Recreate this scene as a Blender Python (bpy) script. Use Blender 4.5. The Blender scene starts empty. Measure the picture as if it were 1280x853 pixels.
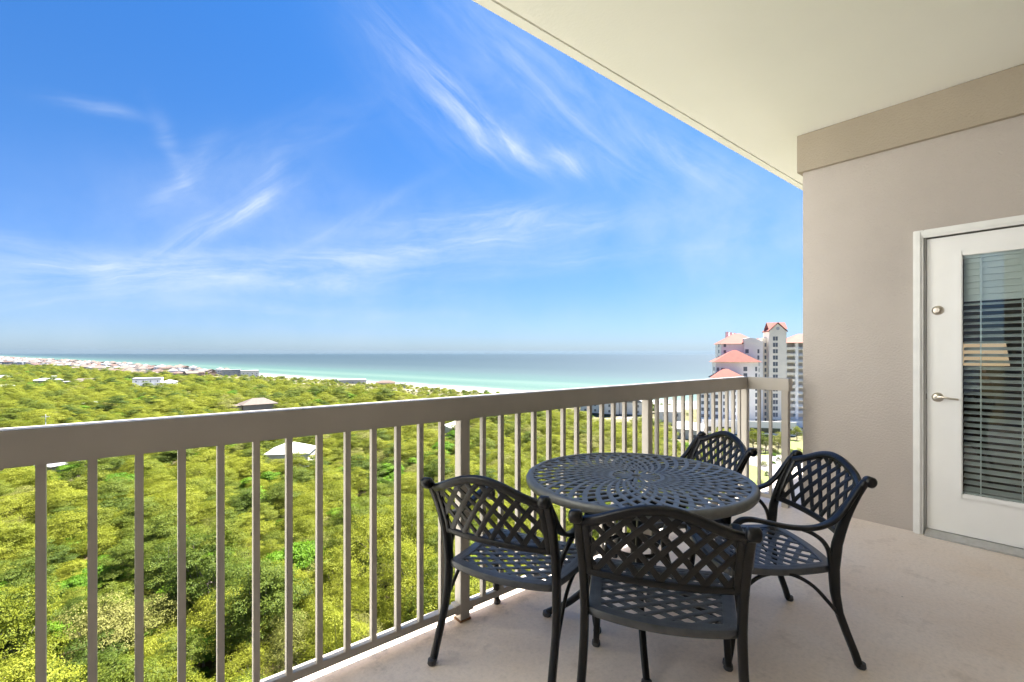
import bpy, bmesh, math, random
import numpy as np
from mathutils import Vector, Matrix
R = math.radians
rng = random.Random(7)
nrg = np.random.default_rng(7)
S = bpy.context.scene
COL = S.collection

# ------------------------------------------------------------------ camera, sky, sun, exposure
CAMH = 1.285                      # eye height above the balcony floor
FPX = 590.0                       # focal length in photograph pixels (1280 wide)
YAW = R(50.47)
CY, SY = math.cos(YAW), math.sin(YAW)
G = -33.7                         # ground level below the balcony floor

cam_d = bpy.data.cameras.new("camera")
cam_d.sensor_width = 36.0
cam_d.lens = FPX / 1280 * 36
cam_d.shift_y = (441 - 426.5) / 1280
cam_d.clip_start = 0.05
cam_d.clip_end = 90000
cam = bpy.data.objects.new("camera", cam_d)
COL.objects.link(cam)
cam.location = (0, 0, CAMH)
cam.rotation_euler = (R(90), 0, YAW - R(90))
S.camera = cam

SUN_EL, SUN_AZ = R(62), R(4)    # azimuth of the sun, counter-clockwise from +X
sun_d = bpy.data.lights.new("sun", 'SUN')
sun_d.energy = 5.0
sun_d.angle = R(0.5)
sun_d.color = (1.0, 0.96, 0.90)
sun = bpy.data.objects.new("sun", sun_d)
COL.objects.link(sun)
sdir = Vector((math.cos(SUN_AZ) * math.cos(SUN_EL), math.sin(SUN_AZ) * math.cos(SUN_EL), math.sin(SUN_EL)))
sun.rotation_euler = sdir.to_track_quat('Z', 'Y').to_euler()

S.view_settings.view_transform = 'Standard'
S.view_settings.look = 'None'
S.view_settings.gamma = 1
S.view_settings.use_curve_mapping = False
S.view_settings.exposure = 2.85

W = bpy.data.worlds.new("World")
S.world = W
W.use_nodes = True
SKY_STRENGTH = 0.05


def nd(nt, kind, **kw):
    n = nt.nodes.new(kind)
    for k, v in kw.items():
        if k.startswith('i_'):
            n.inputs[k[2:].replace('_', ' ')].default_value = v
        else:
            setattr(n, k, v)
    return n


def mathn(nt, op, a, b=None, clamp=False):
    n = nt.nodes.new('ShaderNodeMath')
    n.operation = op
    n.use_clamp = clamp
    for i, v in enumerate((a, b)):
        if v is None:
            continue
        if isinstance(v, (int, float)):
            n.inputs[i].default_value = v
        else:
            nt.links.new(v, n.inputs[i])
    return n.outputs[0]


def ramp(nt, fac, stops, interp='LINEAR'):
    n = nt.nodes.new('ShaderNodeValToRGB')
    n.color_ramp.interpolation = interp
    el = n.color_ramp.elements
    while len(el) < len(stops):
        el.new(0.5)
    for e, (p, c) in zip(el, stops):
        e.position = p
        e.color = (c[0], c[1], c[2], 1) if not isinstance(c, (int, float)) else (c, c, c, 1)
    nt.links.new(fac, n.inputs[0])
    return n.outputs[0]


def mixc(nt, fac, a, b, mode='MIX'):
    n = nt.nodes.new('ShaderNodeMix')
    n.data_type = 'RGBA'
    n.blend_type = mode
    for sock, v in ((n.inputs[0], fac), (n.inputs[6], a), (n.inputs[7], b)):
        if isinstance(v, (int, float)):
            sock.default_value = v
        elif isinstance(v, tuple):
            sock.default_value = (v[0], v[1], v[2], 1)
        else:
            nt.links.new(v, sock)
    return n.outputs[2]


def build_world():
    nt = W.node_tree
    bg = nt.nodes['Background']
    sky = nd(nt, 'ShaderNodeTexSky', sky_type='NISHITA')
    sky.sun_disc = False
    sky.sun_elevation = SUN_EL
    sky.sun_rotation = R(90) - SUN_AZ
    sky.altitude = 30
    sky.air_density = 1.0
    sky.dust_density = 0.4
    sky.ozone_density = 3.0
    tc = nd(nt, 'ShaderNodeTexCoord')
    D = tc.outputs['Generated']
    sep = nd(nt, 'ShaderNodeSeparateXYZ')
    nt.links.new(D, sep.inputs[0])
    az = mathn(nt, 'ARCTAN2', sep.outputs[1], sep.outputs[0])
    el = mathn(nt, 'ARCSINE', sep.outputs[2])
    # cirrus: streaks laid out by compass bearing and height, frayed by noise
    warp = nd(nt, 'ShaderNodeTexNoise', i_Scale=3.6, i_Detail=6.0, i_Roughness=.55)
    nt.links.new(D, warp.inputs['Vector'])
    wv = nd(nt, 'ShaderNodeVectorMath', operation='SUBTRACT')
    nt.links.new(warp.outputs['Color'], wv.inputs[0])
    wv.inputs[1].default_value = (0.5, 0.5, 0.5)
    ws = nd(nt, 'ShaderNodeVectorMath', operation='SCALE')
    nt.links.new(wv.outputs[0], ws.inputs[0])
    ws.inputs['Scale'].default_value = 0.06
    comb = nd(nt, 'ShaderNodeCombineXYZ')
    nt.links.new(az, comb.inputs[0])
    nt.links.new(el, comb.inputs[1])
    p = nd(nt, 'ShaderNodeVectorMath', operation='ADD')
    nt.links.new(comb.outputs[0], p.inputs[0])
    nt.links.new(ws.outputs[0], p.inputs[1])
    P = p.outputs[0]
    flat = nd(nt, 'ShaderNodeVectorMath', operation='MULTIPLY')
    nt.links.new(P, flat.inputs[0])
    flat.inputs[1].default_value = (1, 1, 0)
    P = flat.outputs[0]

    def streak(x, y, ang, hl, hw, st, soft=False):
        t = (x - 640) / FPX
        rel = math.atan(t)
        a0 = YAW - rel
        e0 = math.atan((441 - y) / FPX * math.cos(rel))
        k = math.cos(rel) / FPX
        m = nd(nt, 'ShaderNodeMapping', vector_type='TEXTURE')
        nt.links.new(P, m.inputs['Vector'])
        m.inputs['Location'].default_value = (a0, e0, 0)
        m.inputs['Rotation'].default_value = (0, 0, R(ang))      # azimuth grows to the left
        m.inputs['Scale'].default_value = (hl * k, hw * k, 1)
        d = nd(nt, 'ShaderNodeVectorMath', operation='DOT_PRODUCT')
        nt.links.new(m.outputs[0], d.inputs[0])
        nt.links.new(m.outputs[0], d.inputs[1])
        e = mathn(nt, 'POWER', 2.718, mathn(nt, 'MULTIPLY', d.outputs['Value'], -1.0))
        return mathn(nt, 'MULTIPLY', e, st)

    def total(lst):
        acc = None
        for a in lst:
            v = streak(*a)
            acc = v if acc is None else mathn(nt, 'ADD', acc, v)
        return acc
    steep = [(545, 105, 38, 65, 13, .75), (595, 150, 36, 70, 16, .95), (650, 190, 40, 40, 8, .8), (600, 178, 20, 50, 14, .6), (705, 206, 28, 28, 11, 1.1),
             (860, 200, 30, 80, 18, .5), (760, 170, 34, 130, 40, .35), (640, 60, 40, 150, 55, .35), (500, 90, 44, 120, 40, .3)]
    level = [(560, 285, -8, 120, 12, .95), (690, 276, 4, 110, 15, .7), (625, 301, -4, 55, 6, .9), (500, 312, -8, 150, 10, .75), (420, 330, -5, 200, 12, .65),
             (190, 350, -3, 230, 20, .65), (120, 142, -4, 38, 8, .45), (330, 350, 2, 240, 12, .5), (560, 345, -3, 200, 7, .4), (80, 330, 8, 120, 22, .45),
             (250, 385, 0, 300, 10, .35), (760, 320, 0, 160, 12, .35)]
    rising = [(300, 270, -36, 75, 13, .75), (235, 305, -36, 80, 10, .75), (330, 240, -60, 40, 12, .5), (230, 225, -58, 60, 13, .5), (420, 285, -30, 110, 9, .55),
              (360, 180, -30, 140, 24, .25), (215, 200, 62, 45, 10, .4)]
    broad = total([
        (200, 355, 0, 330, 45, .34), (560, 300, 0, 330, 50, .30), (700, 120, 30, 200, 70, .24), (930, 300, 0, 110, 110, .42),
        (100, 420, 0, 500, 20, .22), (300, 240, -20, 140, 50, .16), (620, 405, 0, 500, 26, .20)])

    def fibre(ang, seed):
        fm = nd(nt, 'ShaderNodeMapping', vector_type='TEXTURE')
        nt.links.new(P, fm.inputs['Vector'])
        fm.inputs['Location'].default_value = (seed, seed * .7, 0)
        fm.inputs['Rotation'].default_value = (0, 0, R(ang))
        fm.inputs['Scale'].default_value = (.30, .050, 1)
        fib = nd(nt, 'ShaderNodeTexNoise', i_Scale=1.0, i_Detail=10.0, i_Roughness=0.66, i_Distortion=0.7)
        nt.links.new(fm.outputs[0], fib.inputs['Vector'])
        return ramp(nt, fib.outputs['Fac'], [(0.33, 0.0), (0.50, 0.34), (0.74, 1.0)])
    soft = nd(nt, 'ShaderNodeTexNoise', i_Scale=7.0, i_Detail=5.0, i_Roughness=0.6)
    nt.links.new(P, soft.inputs['Vector'])
    softv = ramp(nt, soft.outputs['Fac'], [(0.3, 0.25), (0.7, 1.0)])
    parts = [mathn(nt, 'MULTIPLY', total(g), fibre(a_, sd)) for g, a_, sd in ((steep, 36, 3.1), (level, -6, 7.7), (rising, -36, 1.9))]
    fine = mathn(nt, 'ADD', mathn(nt, 'ADD', parts[0], parts[1]), parts[2])
    cl = mathn(nt, 'ADD', mathn(nt, 'MULTIPLY', fine, .68), mathn(nt, 'MULTIPLY', mathn(nt, 'MULTIPLY', broad, .8), softv))
    cl = mathn(nt, 'MINIMUM', cl, 0.9)
    up = mathn(nt, 'GREATER_THAN', sep.outputs[2], 0.0)
    cl = mathn(nt, 'MULTIPLY', cl, up)
    hs = nd(nt, 'ShaderNodeHueSaturation', i_Saturation=1.12, i_Value=1.0)
    nt.links.new(sky.outputs[0], hs.inputs['Color'])
    # thin sea air: the sky stays blue down to the waterline
    tint = ramp(nt, el, [(0.0, (.235, .315, .49)), (0.08, (.225, .305, .475)), (0.35, (.230, .38, .53)), (0.75, (.172, .435, .645))])
    skyc = mixc(nt, 1.0, hs.outputs[0], tint, 'MULTIPLY')
    c = mixc(nt, cl, skyc, (2.35, 2.7, 3.15))
    nt.links.new(c, bg.inputs[0])
    bg.inputs[1].default_value = SKY_STRENGTH


build_world()


# ------------------------------------------------------------------ object helpers
def tag(o, label=None, cat=None, group=None, kind=None):
    if label: o['label'] = label
    if cat: o['category'] = cat
    if group: o['group'] = group
    if kind: o['kind'] = kind
    return o


def empty(name, loc=(0, 0, 0), rz=0.0):
    o = bpy.data.objects.new(name, None)
    o.empty_display_size = 0.2
    o.location = loc
    o.rotation_euler = (0, 0, rz)
    COL.objects.link(o)
    return o


def mesh_obj(name, me, parent=None):
    o = bpy.data.objects.new(name, me)
    COL.objects.link(o)
    if parent: o.parent = parent
    return o


def copy_tree(o, parent=None):
    c = o.copy()
    COL.objects.link(c)
    if parent: c.parent = parent
    for ch in list(o.children):
        copy_tree(ch, c)
    return c


class MB:
    """collects shapes into ONE mesh"""
    def __init__(self):
        self.v, self.f, self.mi = [], [], []

    def add(self, vs, fs, mi=0):
        b = len(self.v)
        self.v += [tuple(x) for x in vs]
        self.f += [tuple(b + i for i in f) for f in fs]
        self.mi += [mi] * len(fs)

    def box(self, x0, x1, y0, y1, z0, z1, mi=0, M=None):
        vs = [Vector((x, y, z)) for z in (z0, z1) for y in (y0, y1) for x in (x0, x1)]
        if M is not None: vs = [M @ v for v in vs]
        self.add(vs, [(0, 2, 3, 1), (4, 5, 7, 6), (0, 1, 5, 4), (2, 6, 7, 3), (0, 4, 6, 2), (1, 3, 7, 5)], mi)

    def prism(self, poly, x0, x1, mi=0, axis='X', M=None):
        """poly: (y, z) outline extruded along X (or (x, z) along Y)"""
        n = len(poly)
        if axis == 'X':
            vs = [Vector((x, a, b)) for x in (x0, x1) for a, b in poly]
        elif axis == 'Y':
            vs = [Vector((a, y, b)) for y in (x0, x1) for a, b in poly]
        else:
            vs = [Vector((a, b, z)) for z in (x0, x1) for a, b in poly]
        if M is not None: vs = [M @ v for v in vs]
        fs = [tuple(range(n)), tuple(range(2 * n - 1, n - 1, -1))]
        fs += [(i, (i + 1) % n, n + (i + 1) % n, n + i) for i in range(n)]
        self.add(vs, fs, mi)

    def sweep(self, path, w, h, side=None, normal=None, prof=8, closed=False, mi=0, taper=None, p=0.55):
        """rounded bar along path; side: fixed sideways axis, or normal: list / vector of the flat's normal"""
        path = [Vector(q) for q in path]
        n = len(path)
        rings = []
        for i, q in enumerate(path):
            a = path[(i - 1) % n] if (closed or i > 0) else path[i]
            b = path[(i + 1) % n] if (closed or i < n - 1) else path[i]
            t = (b - a).normalized()
            if normal is not None:
                nn = Vector(normal[i] if isinstance(normal, list) else normal)
                s_ = t.cross(nn).normalized()
                nn = s_.cross(t).normalized()
            else:
                s_ = Vector(side)
                s_ = (s_ - t * s_.dot(t)).normalized()
                nn = s_.cross(t).normalized()
            k = taper(i / (n - 1)) if taper else 1.0
            kw, kh = (k if isinstance(k, tuple) else (k, k))
            ring = []
            for j in range(prof):
                a_ = 2 * math.pi * (j + .5) / prof
                ca, sa = math.cos(a_), math.sin(a_)
                x = math.copysign(abs(ca) ** p, ca) * w / 2 * kw
                y = math.copysign(abs(sa) ** p, sa) * h / 2 * kh
                ring.append(q + s_ * x + nn * y)
            rings.append(ring)
        vs = [v for r in rings for v in r]
        fs = []
        for i in range(n if closed else n - 1):
            k = (i + 1) % n
            for j in range(prof):
                fs.append((i * prof + j, i * prof + (j + 1) % prof, k * prof + (j + 1) % prof, k * prof + j))
        if not closed:
            fs.append(tuple(reversed(range(prof))))
            fs.append(tuple((n - 1) * prof + j for j in range(prof)))
        self.add(vs, fs, mi)

    def strip(self, path, normals, w, h, mi=0):
        """flat bar with four faces, for lattice work"""
        self.sweep(path, w, h, normal=normals, prof=8, p=0.3, mi=mi)

    def lathe(self, prof, seg=48, c=(0, 0, 0), axis='Z', a0=0, a1=2 * math.pi, mi=0):
        n = len(prof)
        vs, fs = [], []
        for i in range(seg):
            a = a0 + (a1 - a0) * i / seg
            for r, z in prof:
                if axis == 'Z': v = (r * math.cos(a), r * math.sin(a), z)
                elif axis == 'X': v = (z, r * math.cos(a), r * math.sin(a))
                else: v = (r * math.cos(a), z, r * math.sin(a))
                vs.append(Vector(v) + Vector(c))
        for i in range(seg):
            k = (i + 1) % seg
            for j in range(n - 1):
                fs.append((i * n + j, k * n + j, k * n + j + 1, i * n + j + 1))
        self.add(vs, fs, mi)

    def build(self, name, mats, parent=None, smooth=False, M=None, bevel=0):
        me = bpy.data.meshes.new(name)
        me.from_pydata([tuple(M @ Vector(v)) for v in self.v] if M is not None else self.v, [], self.f)
        for m in (mats if isinstance(mats, (list, tuple)) else [mats]):
            me.materials.append(m)
        me.polygons.foreach_set('material_index', self.mi)
        bm = bmesh.new()
        bm.from_mesh(me)
        bmesh.ops.remove_doubles(bm, verts=bm.verts, dist=1e-6)
        bmesh.ops.recalc_face_normals(bm, faces=bm.faces)
        if bevel:
            es = [e for e in bm.edges if len(e.link_faces) == 2 and e.calc_face_angle(0) > R(40)]
            bmesh.ops.bevel(bm, geom=es, offset=bevel, segments=2, affect='EDGES', clamp_overlap=True)
        bm.to_mesh(me)
        bm.free()
        if smooth:
            me.polygons.foreach_set('use_smooth', [True] * len(me.polygons))
            me.set_sharp_from_angle(angle=R(50))
        return mesh_obj(name, me, parent)


def spline(pts, n=24):
    """Catmull-Rom through the points"""
    pts = [Vector(p) for p in pts]
    P = [pts[0] * 2 - pts[1]] + pts + [pts[-1] * 2 - pts[-2]]
    out = []
    segs = len(pts) - 1
    per = max(2, n // segs)
    for i in range(segs):
        a, b, c, d = P[i:i + 4]
        for k in range(per):
            t = k / per
            out.append(0.5 * ((2 * b) + (c - a) * t + (2 * a - 5 * b + 4 * c - d) * t * t + (3 * b - a - 3 * c + d) * t ** 3))
    out.append(pts[-1])
    return out


def at(px, py, z=G):
    """point at height z seen at photograph pixel (px, py): used only to survey where things stand"""
    d = (CAMH - z) * FPX / (py - 441)
    t = (px - 640) / FPX
    return Vector((d * (CY + t * SY), d * (SY - t * CY), z))


def bearing(px, d):
    t = (px - 640) / FPX
    return Vector((d * (CY + t * SY), d * (SY - t * CY), G))


# ------------------------------------------------------------------ materials
def new_mat(name):
    m = bpy.data.materials.new(name)
    m.use_nodes = True
    nt = m.node_tree
    return m, nt, nt.nodes['Principled BSDF']


def paint(name, col, rough=0.5, var=0.06, scale=3.0, bump=0.0, bscale=200.0, metallic=0.0, spec=0.5, det=4.0):
    m, nt, b = new_mat(name)
    tc = nd(nt, 'ShaderNodeTexCoord')
    n = nd(nt, 'ShaderNodeTexNoise', i_Scale=scale, i_Detail=det)
    nt.links.new(tc.outputs['Object'], n.inputs['Vector'])
    lo = tuple(c * (1 - var) for c in col)
    hi = tuple(min(1, c * (1 + var)) for c in col)
    nt.links.new(ramp(nt, n.outputs['Fac'], [(0.3, lo), (0.7, hi)]), b.inputs['Base Color'])
    b.inputs['Roughness'].default_value = rough
    b.inputs['Metallic'].default_value = metallic
    b.inputs['Specular IOR Level'].default_value = spec
    if bump:
        bn = nd(nt, 'ShaderNodeTexNoise', i_Scale=bscale, i_Detail=4.0)
        nt.links.new(tc.outputs['Object'], bn.inputs['Vector'])
        bp = nd(nt, 'ShaderNodeBump', i_Strength=bump, i_Distance=0.01)
        nt.links.new(bn.outputs['Fac'], bp.inputs['Height'])
        nt.links.new(bp.outputs[0], b.inputs['Normal'])
    return m


M_STUCCO = paint('stucco', (.475, .428, .39), .9, .07, 1.2, .55, 75, spec=.2)
M_BAND = paint('stucco_band', (.385, .332, .262), .9, .06, 1.4, .5, 75, spec=.2)
M_CEIL = paint('ceiling_paint', (.875, .865, .81), .8, .02, 1.0, .12, 60, spec=.2)
M_RAIL = paint('railing_paint', (.41, .37, .32), .42, .05, 6.0, .04, 150)
M_SEAT = paint('weathered_cast_metal', (.040, .043, .047), .42, .3, 30.0, .08, 160, spec=.8)  # lighter copy of the black metal; sky sheen on the seats put into the colour
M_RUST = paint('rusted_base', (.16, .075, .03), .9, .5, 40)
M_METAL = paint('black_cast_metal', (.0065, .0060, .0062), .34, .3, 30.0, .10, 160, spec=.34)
M_TABLE = paint('grey_black_cast_metal', (.080, .084, .078), .44, .25, 30.0, .06, 160, spec=1.0)  # black metal lifted to grey; the tabletop's sky reflection is in its base colour
M_WHITE = paint('white_door_paint', (.84, .84, .83), .35, .02, 4.0)
M_TRIM = paint('white_trim_paint', (.80, .80, .78), .5, .05, 9.0, .1, 60)
M_SLAT = paint('blind_slat', (.84, .88, .87), .45, .02)
M_NICKEL = paint('satin_nickel', (.55, .50, .43), .28, .05, metallic=1.0)
M_ALU = paint('threshold_aluminium', (.55, .55, .54), .4, .1, 20, metallic=.7)
M_RUBBER = paint('dark_glide', (.05, .05, .055), .6, .2)
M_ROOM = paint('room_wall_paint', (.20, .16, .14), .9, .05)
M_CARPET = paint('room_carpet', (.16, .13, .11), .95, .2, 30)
M_WOOD = paint('dark_wood', (.07, .04, .025), .5, .3, 12)
M_NAVY = paint('navy_fabric', (.02, .03, .08), .85, .2, 20)


def shade_mat():
    m, nt, b = new_mat('lamp_shade_fabric')
    b.inputs['Base Color'].default_value = (.75, .55, .35, 1)
    b.inputs['Emission Color'].default_value = (1.0, .70, .42, 1)
    b.inputs['Emission Strength'].default_value = .085
    return m


M_SHADE = shade_mat()


def glass_mat():
    m, nt, b = new_mat('door_glass')
    nt.nodes.remove(b)
    tr = nd(nt, 'ShaderNodeBsdfTransparent')
    tr.inputs[0].default_value = (.94, .975, .97, 1)
    gl = nd(nt, 'ShaderNodeBsdfGlossy', i_Roughness=0.0)
    fr = nd(nt, 'ShaderNodeFresnel', i_IOR=1.55)
    mx = nd(nt, 'ShaderNodeMixShader')
    nt.links.new(fr.outputs[0], mx.inputs[0])
    nt.links.new(tr.outputs[0], mx.inputs[1])
    nt.links.new(gl.outputs[0], mx.inputs[2])
    nt.links.new(mx.outputs[0], nt.nodes['Material Output'].inputs[0])
    return m


M_GLASS = glass_mat()


def floor_mat():
    m, nt, b = new_mat('coated_concrete')
    tc = nd(nt, 'ShaderNodeTexCoord')
    O = tc.outputs['Object']
    n1 = nd(nt, 'ShaderNodeTexNoise', i_Scale=.75, i_Detail=6.0, i_Roughness=.6)
    n2 = nd(nt, 'ShaderNodeTexNoise', i_Scale=55.0, i_Detail=5.0, i_Roughness=.7)
    n3 = nd(nt, 'ShaderNodeTexNoise', i_Scale=5.0, i_Detail=6.0, i_Roughness=.7)
    for n in (n1, n2, n3):
        nt.links.new(O, n.inputs['Vector'])
    base = ramp(nt, n1.outputs['Fac'], [(0.30, (.78, .62, .47)), (0.48, (.82, .70, .59)), (0.72, (.84, .75, .68))])
    c = mixc(nt, 0.5, base, ramp(nt, n2.outputs['Fac'], [(0.25, .72), (0.5, 1.0), (0.75, 1.15)]), 'MULTIPLY')
    st = ramp(nt, n3.outputs['Fac'], [(0.56, 0.0), (0.74, 1.0)])
    c = mixc(nt, mathn(nt, 'MULTIPLY', st, 0.5), c, (.44, .34, .25))
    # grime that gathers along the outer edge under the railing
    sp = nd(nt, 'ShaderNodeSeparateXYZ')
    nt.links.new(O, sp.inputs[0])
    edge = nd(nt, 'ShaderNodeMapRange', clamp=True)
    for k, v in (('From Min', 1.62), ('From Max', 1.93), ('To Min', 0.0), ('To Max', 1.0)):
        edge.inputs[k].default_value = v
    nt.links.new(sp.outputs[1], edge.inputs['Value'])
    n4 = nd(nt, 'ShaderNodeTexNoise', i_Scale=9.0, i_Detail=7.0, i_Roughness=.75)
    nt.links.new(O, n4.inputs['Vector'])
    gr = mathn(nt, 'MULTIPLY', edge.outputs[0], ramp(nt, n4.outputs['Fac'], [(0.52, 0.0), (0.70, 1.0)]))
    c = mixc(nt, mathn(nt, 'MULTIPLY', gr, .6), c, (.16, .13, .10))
    # small dark specks
    vo = nd(nt, 'ShaderNodeTexVoronoi', i_Scale=4.5)
    nt.links.new(O, vo.inputs['Vector'])
    spk = ramp(nt, vo.outputs['Distance'], [(0.018, 1.0), (0.030, 0.0)])
    c = mixc(nt, mathn(nt, 'MULTIPLY', spk, .6), c, (.12, .09, .07))
    nt.links.new(c, b.inputs['Base Color'])
    b.inputs['Roughness'].default_value = .55
    b.inputs['Specular IOR Level'].default_value = .35
    bp = nd(nt, 'ShaderNodeBump', i_Strength=.35, i_Distance=.004)
    nt.links.new(n2.outputs['Fac'], bp.inputs['Height'])
    nt.links.new(bp.outputs[0], b.inputs['Normal'])
    return m


M_FLOOR = floor_mat()

# ------------------------------------------------------------------ the balcony
RY0, RY1 = 1.885, 1.937           # railing front and back
WX = 4.386                        # face of the end wall
CZ = 3.094                        # ceiling
DECK_X0, CEIL_X0 = -3.2, -3.2

m = MB()
m.box(DECK_X0, 8.6, -1.6, 2.0, -.28, 0)
tag(m.build('floor', M_FLOOR), kind='structure')
m = MB()
m.prism([(-1.6, CZ), (1.925, CZ), (1.925, CZ + .014), (1.939, CZ + .014), (1.939, CZ), (2.0, CZ), (2.0, CZ + .24), (-1.6, CZ + .24)], CEIL_X0, 8.6)
tag(m.build('ceiling', M_CEIL), kind='structure')

DY0, DY1, DZ1 = -.21, .7217, 2.09   # door leaf
m = MB()
m.box(WX, WX + .16, DY1 + .004, 1.4955, .0, CZ - .002)
m.box(WX, WX + .16, DY0 - .004, DY1 + .004, DZ1 + .012, CZ - .002)
m.box(WX, WX + .16, -1.598, DY0 - .004, .0, CZ - .002)
m.box(WX + .16, 8.598, 1.335, 1.4955, .0, CZ - .002)
ew = m.build('stucco_wall', M_STUCCO)
tag(ew, 'taupe stucco end wall of the balcony with the white door in it', 'wall')
m = MB()
m.box(WX - .04, WX, -1.596, 1.5255, 2.786, CZ - .003)
m.box(WX, 8.596, 1.4955, 1.5255, 2.786, CZ - .003)
m.build('header_band', M_BAND, ew)
m = MB()
m.box(DECK_X0, WX - .002, -1.80, -1.6, -.28, CZ + .24)
tag(m.build('stucco_wall', M_STUCCO), 'long taupe stucco wall running along the back of the balcony', 'wall')
m = MB()
m.box(DECK_X0 - .2, DECK_X0, -1.597, .9, -.28, CZ + .24)  # unseen end wall, added so the door glass reflects something dark
tag(m.build('stucco_wall', M_STUCCO), 'short taupe stucco wall added out of view at the left to darken the door reflection', 'wall')

# unseen white block, added to bounce sunlight in through the open left end
wing = empty('building_wing', (-9.0, 3.0, G))
tag(wing, 'white stucco block added out of view at the left to bounce sunlight onto the balcony', 'building')
m = MB()
m.box(-12, 0, 0, 16, 0, 62)
m.build('wall', M_CEIL, wing)
for f in range(17):
    for y in (3.0, 8.0, 13.0):
        m = MB()
        m.box(-.05, .06, y - .7, y + .7, f * 3.37 + .9, f * 3.37 + 2.4)
        m.build('window', M_GLASS, wing)

# room behind the door
m = MB()
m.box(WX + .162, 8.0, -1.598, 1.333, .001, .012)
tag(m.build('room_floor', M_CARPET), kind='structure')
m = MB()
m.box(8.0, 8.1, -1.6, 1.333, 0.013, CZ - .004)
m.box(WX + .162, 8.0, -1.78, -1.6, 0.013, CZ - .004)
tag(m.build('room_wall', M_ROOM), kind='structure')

# railing
rail = empty('balcony_railing', (1.27, 1.91, 0))
tag(rail, 'beige painted metal balcony railing with slim upright balusters', 'railing')
RP = rail.location


def rbox(name, x0, x1, y0, y1, z0, z1, bevel=.002):
    m = MB()
    m.box(x0 - RP.x, x1 - RP.x, y0 - RP.y, y1 - RP.y, z0, z1)
    return m.build(name, M_RAIL, rail, bevel=bevel)


TOPZ0, TOPZ1 = .968, 1.072
POSTS = [(-3.11, -3.058), (-1.71, -1.658), (-.330, -.277), (1.240, 1.2925), (2.756, 2.808)]
CORNER = (4.228, 4.280)
rbox('top_rail', DECK_X0 + .01, CORNER[1] + .012, RY0 - .012, RY1 + .012, TOPZ0, TOPZ1, .004)
rbox('top_rail', CORNER[0] - .012, CORNER[1] + .012, 1.540, RY0 - .0125, TOPZ0, TOPZ1, .004)
for a, b in POSTS + [CORNER]:
    p_ = rbox('post', a, b, RY0, RY1, 0, TOPZ0)
    m = MB(); m.box(a - .004 - RP.x, b + .004 - RP.x, RY0 - .004 - RP.y, RY1 + .004 - RP.y, 0.001, .010)
    m.build('base_plate', M_RUST, p_)
rbox('post', CORNER[0], CORNER[1], 1.552, 1.604, 0, TOPZ0)
edges = POSTS + [CORNER]
nb = [11, 11, 13, 12, 12]
YB = (RY0 + RY1) / 2
for (a, b), n in zip(zip(edges[:-1], edges[1:]), nb):
    g0, g1 = a[1], b[0]
    rbox('bottom_rail', g0, g1, YB - .02, YB + .02, .046, .080)
    for xx in (g0 + .012, g1 - .012):
        rbox('bracket', xx - .0118, xx + .0118, YB - .024, YB + .024, .040, .0855, .001)
        rbox('bracket', xx - .0118, xx + .0118, YB - .026, YB + .026, TOPZ0 - .006, TOPZ0 - .0005, .001)
    w_ = .0215
    gap = (g1 - g0 - n * w_) / (n + 1)
    for i in range(n):
        x = g0 + gap * (i + 1) + w_ * i
        for first, pitch, lo in ((-.169, .1102, -.3), (1.391, .1134, 1.28), (2.891, .1126, 2.8)):
            if abs(g0 - lo) < .05: x = first - w_ + pitch * i
        rbox('baluster', x, x + w_, RY0 + .003, RY0 + .026, .080, TOPZ0, 0)
rbox('bottom_rail', (CORNER[0] + CORNER[1]) / 2 - .02, (CORNER[0] + CORNER[1]) / 2 + .02, 1.604, RY0, .046, .080)
for i in range(2):
    y = 1.604 + (RY0 - 1.604) * (i + 1) / 3
    rbox('baluster', CORNER[0] + .015, CORNER[0] + .038, y - .011, y + .011, .080, TOPZ0, 0)

# door
door = empty('balcony_door', (WX, DY1, 0))
tag(door, 'white half-glazed balcony door with blinds behind its glass and nickel lever', 'door')
DL = door.location


def dbuild(m, name, mat, parent=door, **k):
    return m.build(name, mat, parent, M=Matrix.Translation(-DL), **k)


cas = MB()
cw = .056
cas.box(WX - .030, WX - .001, DY1, DY1 + cw, 0.0, DZ1 + .060)
cas.box(WX - .030, WX - .001, DY0 - cw, DY0, 0.0, DZ1 + .060)
cas.box(WX - .030, WX - .001, DY0 + .0005, DY1 - .0005, DZ1 + .004, DZ1 + .060)
cas.box(WX - .040, WX - .031, DY1 + .012, DY1 + cw - .010, 0.0, DZ1 + .048)
cas.box(WX - .040, WX - .031, DY0 + .0005 - .012, DY1 + .0115, DZ1 + .018, DZ1 + .048)
cas.box(WX - .0005, WX + .10, DY1 - .008, DY1 - .0005, 0.0, DZ1 + .004)
dbuild(cas, 'casing', M_TRIM, bevel=.003)
GY0, GY1, GZ0, GZ1 = .02, .527, .327, 1.945
lf = MB()
LX0, LX1 = WX + .012, WX + .056
lf.box(LX0, LX1, GY1, DY1 - .012, .045, DZ1 - .004)
lf.box(LX0, LX1, DY0 + .012, GY0, .045, DZ1 - .004)
lf.box(LX0, LX1, GY0, GY1, .045, GZ0)
lf.box(LX0, LX1, GY0, GY1, GZ1, DZ1 - .004)
leaf = dbuild(lf, 'door_leaf', M_WHITE)
lt = MB()
fw = .030
lt.box(LX0 - .014, LX0 - .0005, GY1 - .004, GY1 + fw, GZ0 - fw, GZ1 + fw)
lt.box(LX0 - .014, LX0 - .0005, GY0 - fw, GY0 + .004, GZ0 - fw, GZ1 + fw)
lt.box(LX0 - .014, LX0 - .0005, GY0 + .0045, GY1 - .0045, GZ0 - fw, GZ0 + .004)
lt.box(LX0 - .014, LX0 - .0005, GY0 + .0045, GY1 - .0045, GZ1 - .004, GZ1 + fw)
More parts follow.
